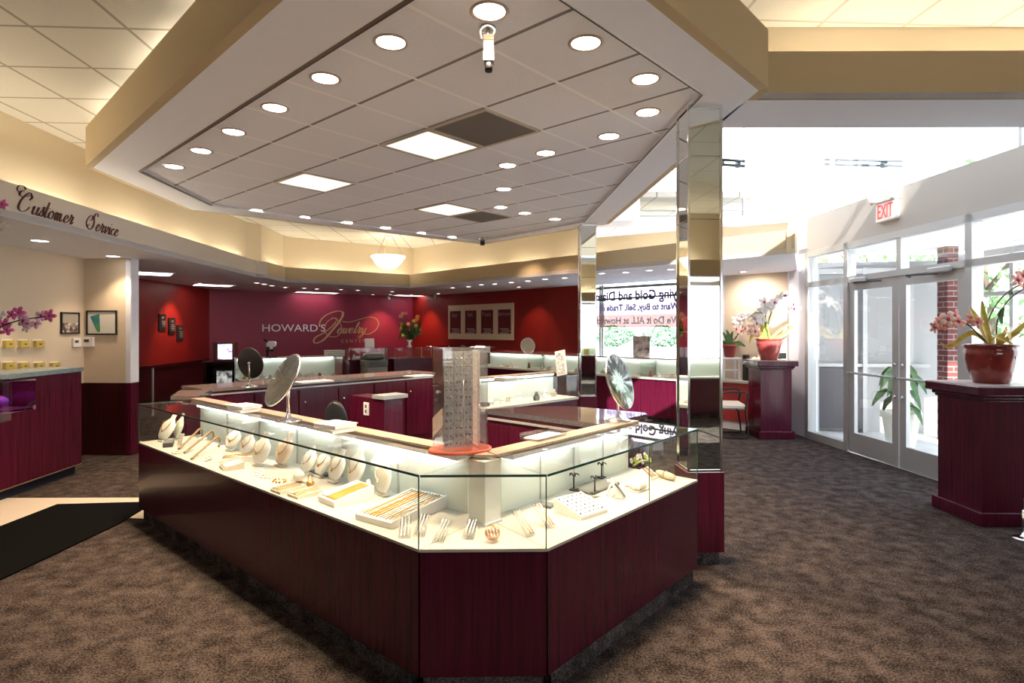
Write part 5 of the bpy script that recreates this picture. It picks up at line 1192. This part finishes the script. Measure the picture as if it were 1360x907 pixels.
# little camera hanging from the island ceiling
p = G(648,36,IZ+.018); t = thing('ceiling_camera', 'grey box camera with a cable hanging from the front of the dropped ceiling', 'camera', p)
m = MB(); m.lathe([(.04,-.004),(.04,-.014)], (0,0,.002), 16); m.tube([(0,0,-.01),(0,0,-.06)], .010, 8); m.build('mount', SILVER, t, world=False)
m = MB(); m.bbox((.005,-.02,-.125),(.052,.062,.13),.004); m.build('camera_body', mat('camera_grey', (.34,.33,.31), .5), t, world=False)
m = MB(); m.lathe([(.018,0),(.020,.03),(.016,.045)], (.005,-.03,-.235), 14); m.build('lens', BLACK, t, world=False)
m = MB(); m.box((.005,-.052,-.075),(.05,.004,.025)); m.build('red_port', mat('orange_port',(.60,.12,.05),.5), t, world=False)
m = MB(); m.box((.005,-.052,-.12),(.044,.003,.035)); m.build('sticker', mat('pale_sticker',(.75,.55,.45),.5), t, world=False)
m = MB(); m.tube(crom([(0.02,-.02,-.06),(.035,-.03,-.03),(0,-.04,-.012),(-.035,-.03,-.03),(-.03,-.02,-.07)],5), .005, 6); m.build('cable', PAPER, t, world=False)
p = G(641,318.5,IZ+.018); p.y -= .15; p = Vector((G(641,318,IZ).x, 9.6, IZ+.018)); p.x = (641-CX)/F*9.6; t = thing('ceiling_camera', 'small dark camera hanging at the far edge of the dropped ceiling', 'camera', p)
m = MB(); m.tube([(0,0,0),(0,0,-.07)], .010, 8); m.build('mount', SILVER, t, world=False)
m = MB(); m.bbox((0,-.03,-.10),(.07,.14,.07),.006,0,.3); m.build('camera_body', BLACK, t, world=False)
m = MB()
for s_ in (-1,1): m.ball((s_*.07,0,-.03), .022, 8); m.tube([(s_*.07,0,-.03),(0,0,-.04)], .006, 6)
m.build('lamp_arm', SILVER, t, world=False)
for k, (px, py, lab) in enumerate(((277.5,388.5,'tiny white camera at the left corner of the maroon wall'),(516.5,394.5,'tiny white camera at the soffit above the script lettering'),(577.5,392,'tiny white camera at the soffit by the far corner'))):
    d_ = (12.4,14.2,14.2)[k]; p = G(px,py-2.5,SZ); t = thing('ceiling_camera', lab, 'camera', p, 0, 'tiny soffit cameras')
    m = MB(); m.tube([(0,0,0),(0,0,-.05)], .012, 8); m.build('mount', PAPER, t, world=False)
    m = MB(); m.bbox((0,-.03,-.075),(.06,.12,.06),.008,.4,.2); m.build('camera_body', PAPER, t, world=False)
# ================================================================== LEFT COUNTER, PEDESTALS, PLANTS
P0 = Vector((-4.70,6.41)); t = thing('service_counter', 'dark burgundy service counter with a blue grey stone top at the left edge', 'counter', (-4.9,5,0))
m = MB(); m.prism([(-4.70,6.41),(-4.42,2.0),(-5.0,2.0),(-5.14,6.43)], .10, 1.11); m.build('counter_body', WOOD, t)
m = MB(); m.prism([(-4.69,6.43),(-4.40,2.0),(-5.03,2.0),(-5.16,6.45)], 1.11, 1.155); m.build('worktop', GRANITEB, t)
m = MB(); m.prism([(-4.74,6.37),(-4.46,2.0),(-4.9,2.0),(-5.1,6.37)], 0, .10); m.build('toe_kick', mat('dark_blue_kick', (.015,.02,.04), .5), t)
m = MB(); m.prism([(-4.698,6.415),(-4.418,2.0),(-4.43,2.0),(-4.71,6.415)], .098, .108); m.build('edge_strip', mat('brass_strip', (.45,.33,.22), .4, .6), t)
# black runner lying over the tiled walkway
t = thing('floor_mat', 'long black runner mat lying across the cream floor tile at the left', 'mat', (-3.9,4.6,.004), 0)
pp = [G(*q, 0) for q in ((76,671),(188,668),(196,674),(158,697),(-60,800),(-60,724))]
m = MB(); m.prism([(q.x,q.y) for q in pp], .0045, .012); m.build('mat_pile', RUBBER, t)
def pedestal(label, x, y, w_, d_, h, wood, rot=math.radians(3)):
    t = thing('pedestal', label, 'pedestal', (x,y,0), rot)
    m = MB(); m.bbox((0,0,.055),(w_+.05,d_+.05,.11),.006); m.build('plinth', wood, t, world=False)
    m = MB(); m.box((0,0,(h-.05+.11)/2),(w_-.02,d_-.02,h-.16)); m.build('shaft', wood, t, world=False)
    m = MB(); m.bbox((0,0,h-.115),(w_+.02,d_+.02,.022),.008); m.bbox((0,0,h-.09),(w_+.05,d_+.05,.03),.008); m.build('moulding', wood, t, world=False)
    m = MB(); m.bbox((0,0,h-.0375),(w_+.12,d_+.12,.075),.008); m.build('slab', wood, t, world=False)
    m = MB(); m.box((0,0,h+.001),(w_+.10,d_+.10,.004)); m.build('top_tile', mat('pink_beige_stone', rough=.3, fn=speckle([(.3,(.42,.32,.28)),(.7,(.60,.48,.43))],20)), t, world=False)
    return t
pedestal('large dark wood pedestal at the right edge carrying the coral orchid', 4.00, 4.93, .52, .50, 1.115, WOOD, 0)
pedestal('wood pedestal by the glass wall carrying the white orchid', 3.77, 8.60, .46, .46, 1.115, WOOD, 0)
def pot(parent, c, R0, R1, h, m_, fl=0.):
    m = MB(); c = Vector(c); m.lathe([(R0*.92,0),(R0,.01*h),(lerp(R0,R1,.55),h*.35),(R1*.98,h*.72),(R1*.99,h*.84),(R1*.93,h*.90),(R1*1.04,h*.94),(R1*1.04,h),(R1*.92,h),(R1*.86,h*.90)], c, 32); o = m.build('pot', m_, parent)
    m = MB(); m.lathe([(.0001,h*.95),(R1*.6,h*.96),(R1*.90,h*.90)], c, 20); m.build('moss', SOIL, parent); return o
# --- coral orchid, near right
dn = 4.93; Z1 = 1.1185
c = Vector((4.00,dn,Z1)); c.x = (1316-CX)/F*dn
t = thing('potted_orchid', 'coral orchid with yellow leaves in a glazed oxblood pot on the right edge pedestal', 'potted plant', c)
po = pot(t, c, .125, .19, .325, POT)
m = MB()
for a in (-2.2,-1.2,-.2,2.9):
    q = c+Vector((.175*math.cos(a),.175*math.sin(a),.245)); m.lathe([(.045,-.004),(.03,.008),(.0001,.012)], q, 12, Matrix.Rotation(a,4,'Z')@Matrix.Rotation(PI/2,4,'Y'), 1.2, .8)
m.build('medallion', POT, po)
def K(px, py, d=None): return D(px, py, d or dn)
b0 = c+Vector((0,0,.31))
for pts, wd in (([b0,K(1290,442),K(1262,460),K(1249,455)],[.012,.022,.018,.004]),([b0,K(1306,425,dn-.05),K(1304,400,dn-.08)],[.02,.035,.006]),([b0,K(1300,430),K(1288,408)],[.02,.035,.006]),([b0+Vector((.05,0,0)),K(1335,438,dn-.1),K(1342,452,dn-.2)],[.025,.035,.006]),([b0+Vector((.05,0,0)),K(1350,440,dn-.1),K(1372,418,dn-.1)],[.015,.025,.004]),([b0,K(1322,446,dn-.15),K(1345,458,dn-.2)],[.02,.03,.005])): leaf(pts, wd, YLEAF, t)
leaf([K(1330,430),K(1328,418),K(1334,408)], [.012,.03,.004], LEAF, t)
for pts in ([b0,K(1300,445),K(1284,430),K(1262,422),K(1240,432)],[b0+Vector((.02,0,0)),K(1312,430),K(1325,402),K(1344,384),K(1362,376)],[b0+Vector((.05,0,0)),K(1325,425),K(1340,398),K(1362,382)]):
    m = MB(); m.tube(crom(pts,6), .0055, 6); m.build('stem', STEM, t)
for px, py in ((1241,434),(1248,428),(1252,432),(1259,424),(1268,420),(1273,427),(1291,423),(1298,428),(1352,372),(1360,366),(1366,376)): petal_flower(K(px,py,dn+R_.uniform(-.06,.06)), R_.uniform(.055,.075), (R_.uniform(-.7,.4),-1,R_.uniform(-.1,.5)), PETP if (px+py)%3 else mat('pale_coral_petal',(.86,.58,.48),.55), 'blossom', t, 5, .5, CENT)
# --- white orchid on the far pedestal
dn = 8.60; c = Vector(((1021-CX)/F*dn, dn, Z1)); b0 = c+Vector((0,0,.29))
t = thing('potted_orchid', 'tall white orchid in a glazed red pot on the pedestal by the glass wall', 'potted plant', c)
pot(t, c, .115, .175, .315, mat('red_glaze', rough=.15, coat=.5, fn=speckle([(.3,(.30,.04,.04)),(.7,(.46,.09,.08))],8)))
for pts, wd in (([b0,K(1016,435),K(1018,424)],[.03,.045,.008]),([b0,K(1012,438),K(1010,428)],[.025,.04,.008]),([b0,K(1040,445),K(1053,432)],[.018,.03,.006]),([b0,K(1036,438),K(1048,430)],[.012,.018,.004]),([b0,K(1000,445),K(995,456)],[.02,.03,.005])): leaf(pts, wd, YLEAF, t)
for pts in ([b0,K(1020,430),K(1028,408),K(1040,397),K(1055,410)],[b0,K(1018,435),K(1014,418),K(1004,415),K(992,424)],[b0,K(1016,430),K(1018,405),K(1012,400)]): m = MB(); m.tube(crom(pts,6), .007, 6); m.build('stem', LEAF, t)
for px, py in ((1015,402),(1022,407),(1018,412),(1029,402),(1033,406),(1036,396),(1043,393),(1048,400),(1053,404),(1055,410),(1003,422),(1008,418),(1012,426),(1005,430),(1000,436),(1003,440),(1016,408),(1010,414)): petal_flower(K(px,py,dn+R_.uniform(-.14,.04)), R_.uniform(.075,.10), (R_.uniform(-.6,.6),-1,R_.uniform(-.2,.4)), PETW if (px,py) not in ((1000,436),(1003,440)) else mat('pale_coral_petal'), 'blossom', t, 5, .4, CENT if px%2 else None)
# --- orchid behind it, on the white stand
dn = 9.23; c = Vector((3.42, dn, 0)); zs = 1.13
t = thing('plant_stand', 'small white shelf stand on the desk, under the small red flowerpot', 'stand', (c.x,c.y,.7705))
m = MB(); m.bbox((c.x,c.y,zs-.02),(.30,.24,.03),.004); m.build('stand_top', WHITE, t)
for sx in (-.12,.12):
    for sy in (-.09,.09): m = MB(); m.box((c.x+sx,c.y+sy,(zs-.035+.771)/2),(.025,.025,zs-.035-.771)); m.build('leg', WHITE, t)
m = MB(); m.box((c.x,c.y,.93),(.24,.18,.012)); m.build('shelf', WHITE, t)
c.z = zs-.0045; b0 = c+Vector((0,0,.19))
t = thing('potted_orchid', 'pink and white orchid in a small red clay pot behind the chair', 'potted plant', c)
m = MB(); m.lathe([(.075,0),(.10,.16),(.112,.165),(.112,.20),(.10,.20),(.09,.17)], c, 24); m.build('pot', CLAY, t)
m = MB(); m.lathe([(.0001,.18),(.095,.175)], c, 16); m.build('moss', SOIL, t)
for pts in ([b0,K(966,452),K(960,441)],[b0,K(970,450),K(973,440)],[b0,K(963,456),K(955,452)],[b0,K(980,456),K(990,460)],[b0,K(968,448),K(965,438)]): leaf(pts, [.02,.04,.006], LEAF, t)
for pts in ([b0,K(978,448),K(982,432),K(988,422)],[b0,K(975,450),K(985,440),K(997,432)]): m = MB(); m.tube(crom(pts,6), .006, 6); m.build('stem', STEM, t)
for px, py in ((978,425),(983,421),(989,418),(993,420),(981,431),(986,427)): petal_flower(K(px,py,dn+R_.uniform(-.1,.1)), R_.uniform(.07,.09), (R_.uniform(-.6,.6),-1,R_.uniform(-.2,.4)), PETW, 'blossom', t, 5, .4)
for px, py in ((978,437),(984,440),(990,436),(997,441)): petal_flower(K(px,py,dn), R_.uniform(.06,.08), (R_.uniform(-.6,.6),-1,.2), mat('pale_coral_petal'), 'blossom', t, 5, .4, CENT)
# --- magenta orchid in a purple glass at the left edge, on a dark pedestal
dn = 3.2; c = D(-4,548,dn); c.z = 1.1185
pedestal('dark wood pedestal at the left edge under the purple vase', -3.035, dn, .20, .24, 1.115, WOODD, 0)
t = thing('orchid_vase', 'magenta orchid spray in a square purple glass vase at the left edge', 'flowers', c)
m = MB(); w_ = .115
for sx in (-1,1): m.box((c.x+sx*w_,c.y,c.z+.085),(.006,.23,.17)); m.box((c.x,c.y+sx*w_,c.z+.085),(.23,.006,.17))
m.box((c.x,c.y,c.z+.008),(.23,.23,.012)); va = m.build('vase', PURPLEG, t)
m = MB(); pts = [(c.x+.03+.055*math.cos(a)*(1-.03*i), c.y-w_-.004, c.z+.105+.035*math.sin(a)*(1-.03*i)) for i, a in enumerate([k*.4 for k in range(28)])]; m.tube(pts, .0018, 5); m.build('swirl_mark', PAPER, va)
m = MB(); m.ball((c.x-.03,c.y,c.z+.055), .075, 16, (1.0,1.0,.5)); m.build('gel', mat('violet_gel', (.22,.08,.55), .2), va)
for pts in ([c+Vector((.02,0,.12)),K(-10,500),K(6,513)],[c+Vector((.0,0,.12)),K(-14,490),K(-3,478)]): leaf(pts, [.012,.03,.005], LEAF, t)
for pts in ([c+Vector((0,0,.05)),K(-20,470),K(-6,440),K(20,427),K(55,421),K(70,419)],[c+Vector((0,0,.05)),K(-30,420),K(-25,330),K(-6,285),K(4,271)],[c+Vector((0,0,.05)),K(-35,400),K(-20,320),K(0,302)]): m = MB(); m.tube(crom(pts,6), .0035, 6); m.build('stem', STEM, t)
for px, py, mm in ((5,430,PETM),(10,438,PETM),(16,418,PETM),(25,415,PETM),(32,421,PETL),(36,430,PETL),(31,426,PETL),(48,430,PETL),(55,419,PETL),(66,419,PETM),(3,271,PETM),(-2,441,PETM)): petal_flower(K(px,py,dn+R_.uniform(-.04,.04)), R_.uniform(.028,.04), (R_.uniform(-.5,.5),-1,R_.uniform(-.2,.5)), mm, 'blossom', t, 5, .5, CENT)
for px, py in ((2,418),(3,300),(-2,303),(35,435)): petal_flower(K(px,py,dn), .030, (R_.uniform(-.3,.3),-1,R_.uniform(-.2,.5)), PETW, 'blossom', t, 5, .5)
# short chrome stand at the lower right
p = G(1362,716,0); t = thing('chrome_stand', 'short chrome post on a round foot before the right edge pedestal', 'stand', p)
m = MB(); m.lathe([(.085,0),(.085,.008),(.06,.018),(.028,.03),(.024,.05)], n=28); m.build('foot', CHROME, t, world=False)
m = MB(); m.tube([(0,0,.045),(0,0,.22)], .022, 14); m.build('post', CHROME, t, world=False)
m = MB(); m.tube([(0,0,.22),(0,0,.29)], .012, 12); m.ball((0,0,.295), .014, 10); m.build('pin', DARKGREY, t, world=False)
# ------------------------------------------------------------------ desk corner behind the columns
t = thing('desk', 'red fronted desk with a pale top behind the oatmeal chair', 'desk', (3.41,9.41,0), math.radians(-45))
m = MB(); m.box((0,.02,.43),(.92,.30,.60)); m.build('desk_body', mat('red_desk', (.42,.05,.05), .4), t, world=False)
m = MB(); m.box((0,.02,.065),(.88,.26,.13)); m.build('desk_plinth', WHITE, t, world=False)
m = MB(); m.bbox((0,0,.75),(.99,.37,.04),.006); m.build('desk_top', DECK, t, world=False)
def guest_chair(label, x, y, rz, up):
    t = thing('guest_chair', label, 'chair', (x,y,0), rz)
    m = MB(); m.bbox((0,0,.45),(.48,.46,.08),.025); m.build('seat', up, t, world=False)
    m = MB(); m.bbox((0,.235,.70),(.46,.06,.40),.028,0,-.18); m.build('backrest', up, t, world=False)
    for s_ in (-1,1):
        m = MB(); m.tube(crom([(s_*.26,.24,.84),(s_*.26,.20,.66),(s_*.27,-.05,.665),(s_*.27,-.24,.64),(s_*.265,-.21,.40),(s_*.26,-.25,.06),(s_*.26,-.20,.013),(s_*.26,.22,.013)],6), .013, 8); m.build('frame_side', BLACK, t, world=False)
    m = MB(); m.tube([(-.26,.22,.013),(.26,.22,.013)], .012, 8); m.tube([(-.265,-.1,.41),(.265,-.1,.41)], .012, 8); m.build('cross_bar', BLACK, t, world=False)
    return t
guest_chair('oatmeal upholstered chair with a black tube frame beside the far pedestal', 3.17, 8.68, math.radians(80), CHAIRF)
t = thing('desk_phone', 'small black device standing on the desk corner behind the far pedestal', 'device', (3.635,9.12,.7705), .3)
m = MB(); m.bbox((0,0,.20),(.085,.08,.40),.01); m.build('body', BLACK, t, world=False)
m = MB(); m.box((0,-.041,.30),(.06,.004,.10)); m.build('display', GREY, t, world=False)
t = thing('equipment_stand', 'black stand with a flat top half hidden between the far pedestal and the glass wall', 'stand', (4.07,8.94,0))
m = MB(); m.tube([(0,0,.03),(0,0,1.13)], .014, 10); m.build('pole', BLACK, t, world=False)
m = MB(); m.bbox((-.02,0,1.165),(.22,.10,.09),.01); m.build('stand_top', BLACK, t, world=False)
m = MB(); m.bbox((0,0,.76),(.16,.12,.10),.01); m.build('box_unit', DARKGREY, t, world=False)
m = MB(); m.bbox((0,0,.30),(.14,.12,.14),.02); m.build('bag', BLACK, t, world=False)
for k in range(3): a = 2*PI*k/3+.5; m = MB(); m.tube([(0,0,.12),(.12*math.cos(a),.12*math.sin(a),.012)], .010, 6); m.build('leg', BLACK, t, world=False)
# ------------------------------------------------------------------ lobby planter and trees outside
c = Vector((5.02,7.02,0)); c = D(1196,590,7.35); c.z = 0
t = thing('planter', 'tapered white planter with a leafy green plant outside the glass doors', 'potted plant', (c.x,c.y,-.002))
m = MB(); m.lathe([(.13,0),(.14,.02),(.20,.46),(.225,.47),(.225,.54),(.20,.54),(.18,.48)], c, 4*7); m.build('pot', mat('cream_planter', (.78,.74,.64), .5), t)
m = MB(); m.lathe([(.0001,.49),(.19,.48)], c, 16); m.build('soil', SOIL, t)
for k in range(22):
    a = R_.uniform(0,2*PI); r = R_.uniform(.10,.26); h = R_.uniform(.62,1.10); p0 = c+Vector((0,0,.48))
    leaf([p0, c+Vector((r*.5*math.cos(a),r*.5*math.sin(a),h)), c+Vector((r*math.cos(a),r*math.sin(a),h-.04)), c+Vector((r*1.4*math.cos(a),r*1.4*math.sin(a),h-.20))], [.005,.010,.045,.004], LEAF, t)
def tree(label, x, y, h, r, seed, n_=260):
    rr = random.Random(seed); t = thing('street_tree', label, 'tree', (x,y,-.03))
    m = MB(); m.tube([(0,0,0),(.1,0,h*.3),(0,.1,h*.55)], [.18,.14,.09], 10)
    for k in range(5): a = 2*PI*k/5; m.tube([(0,.05,h*.42),(r*.5*math.cos(a),r*.5*math.sin(a),h*.68)], [.07,.03], 6)
    m.build('trunk', mat('bark', (.10,.075,.05), .9), t, world=False)
    m = MB(); m2 = MB()
    for k in range(n_):
        v = Vector((rr.gauss(0,1),rr.gauss(0,1),rr.gauss(0,1))).normalized()*r*rr.uniform(.55,1.0)**.5; q = Vector((v.x,v.y,h*.62+v.z*.95))
        for j in range(7):
            p = q+Vector((rr.uniform(-.28,.28),rr.uniform(-.28,.28),rr.uniform(-.28,.28))); u_ = Vector((rr.uniform(-1,1),rr.uniform(-1,1),rr.uniform(-1,1))).normalized(); v_ = u_.cross(Vector((rr.uniform(-1,1),rr.uniform(-1,1),rr.uniform(-1,1)))).normalized(); s_ = .16
            (m if j%2 else m2).add([p-u_*s_,p-v_*s_*.5+u_*.02,p+u_*s_,p+v_*s_*.5], [(0,1,2,3)])
    m.build('foliage', mat('tree_leaf', (.16,.30,.10), .6), t, world=False); m2.build('foliage', mat('tree_leaf_pale', (.26,.42,.20), .6), t, world=False)
for k, (x, y, h, r, lab) in enumerate(((12.5,15.5,6.0,2.4,'leafy street tree nearest the doors, seen through the entrance glass'),(18.5,17.5,6.5,2.6,'leafy street tree right of the nearest one, seen through the entrance glass'),(15.0,24,7,2.8,'leafy street tree farther off, seen through the entrance glass'))): tree(lab, x, y, h, r, k)

def shrub(label, x, y, h, r, seed):
    rr = random.Random(seed); t = thing('shrub', label, 'shrub', (x,y,-.03), 0, 'low shrubs beyond the back window'); m = MB()
    for k in range(230):
        v = Vector((rr.gauss(0,1),rr.gauss(0,1),rr.gauss(0,1))).normalized(); q = Vector((v.x*r*rr.uniform(.6,1),v.y*r*.4,h*.55+v.z*h*.45))
        for j in range(4):
            p = q+Vector((rr.uniform(-.2,.2),rr.uniform(-.2,.2),rr.uniform(-.2,.2))); u_ = Vector((rr.uniform(-1,1),rr.uniform(-1,1),rr.uniform(-1,1))).normalized(); v_ = u_.cross(Vector((rr.uniform(-1,1),rr.uniform(-1,1),.3))).normalized()
            m.add([p-u_*.2,p-v_*.11,p+u_*.2,p+v_*.11], [(0,1,2,3)])
    m.build('foliage', mat('shrub_leaf', (.20,.34,.22), .6), t, world=False)
    m = MB(); m.tube([(0,0,0),(.05,0,h*.3),(0,.05,h*.6)], [.06,.05,.03], 6); m.build('stem', mat('bark', (.10,.075,.05), .9), t, world=False)
for k, (x, lab) in enumerate(((2.4,'leftmost low shrub beyond the back window'),(4.6,'second low shrub from the left beyond the back window'),(6.8,'third low shrub from the left beyond the back window'),(9.2,'rightmost low shrub beyond the back window'))): shrub(lab, x*1.95+.3, 54-.6*k, 1.75, 1.9, 40+k)
# double rod lamps fixed to the clerestory glass of the bay
for k, (xa, xb, lab) in enumerate(((955,989,'short dark double rod on the clerestory glass beside the tall mirrored column'),(1095,1198,'long dark double rod across the clerestory glass of the entrance bay'))):
    a, b = D(xa,215,8.64), D(xb,217.5,8.64); t = thing('double_rod', lab, 'rod lamp', a)
    m = MB()
    for dz in (.036,-.036): m.tube([a+Vector((0,0,dz)), b+Vector((0,0,dz))], .020, 8)
    m.build('rod', mat('black_teal', (.003,.008,.009), .4), t)
    m = MB()
    for f in (.15,.8): q = lerp(a,b,f); m.box((q.x,8.70,q.z),(.05,.10,.09))
    m.build('bracket', DARKGREY, t)
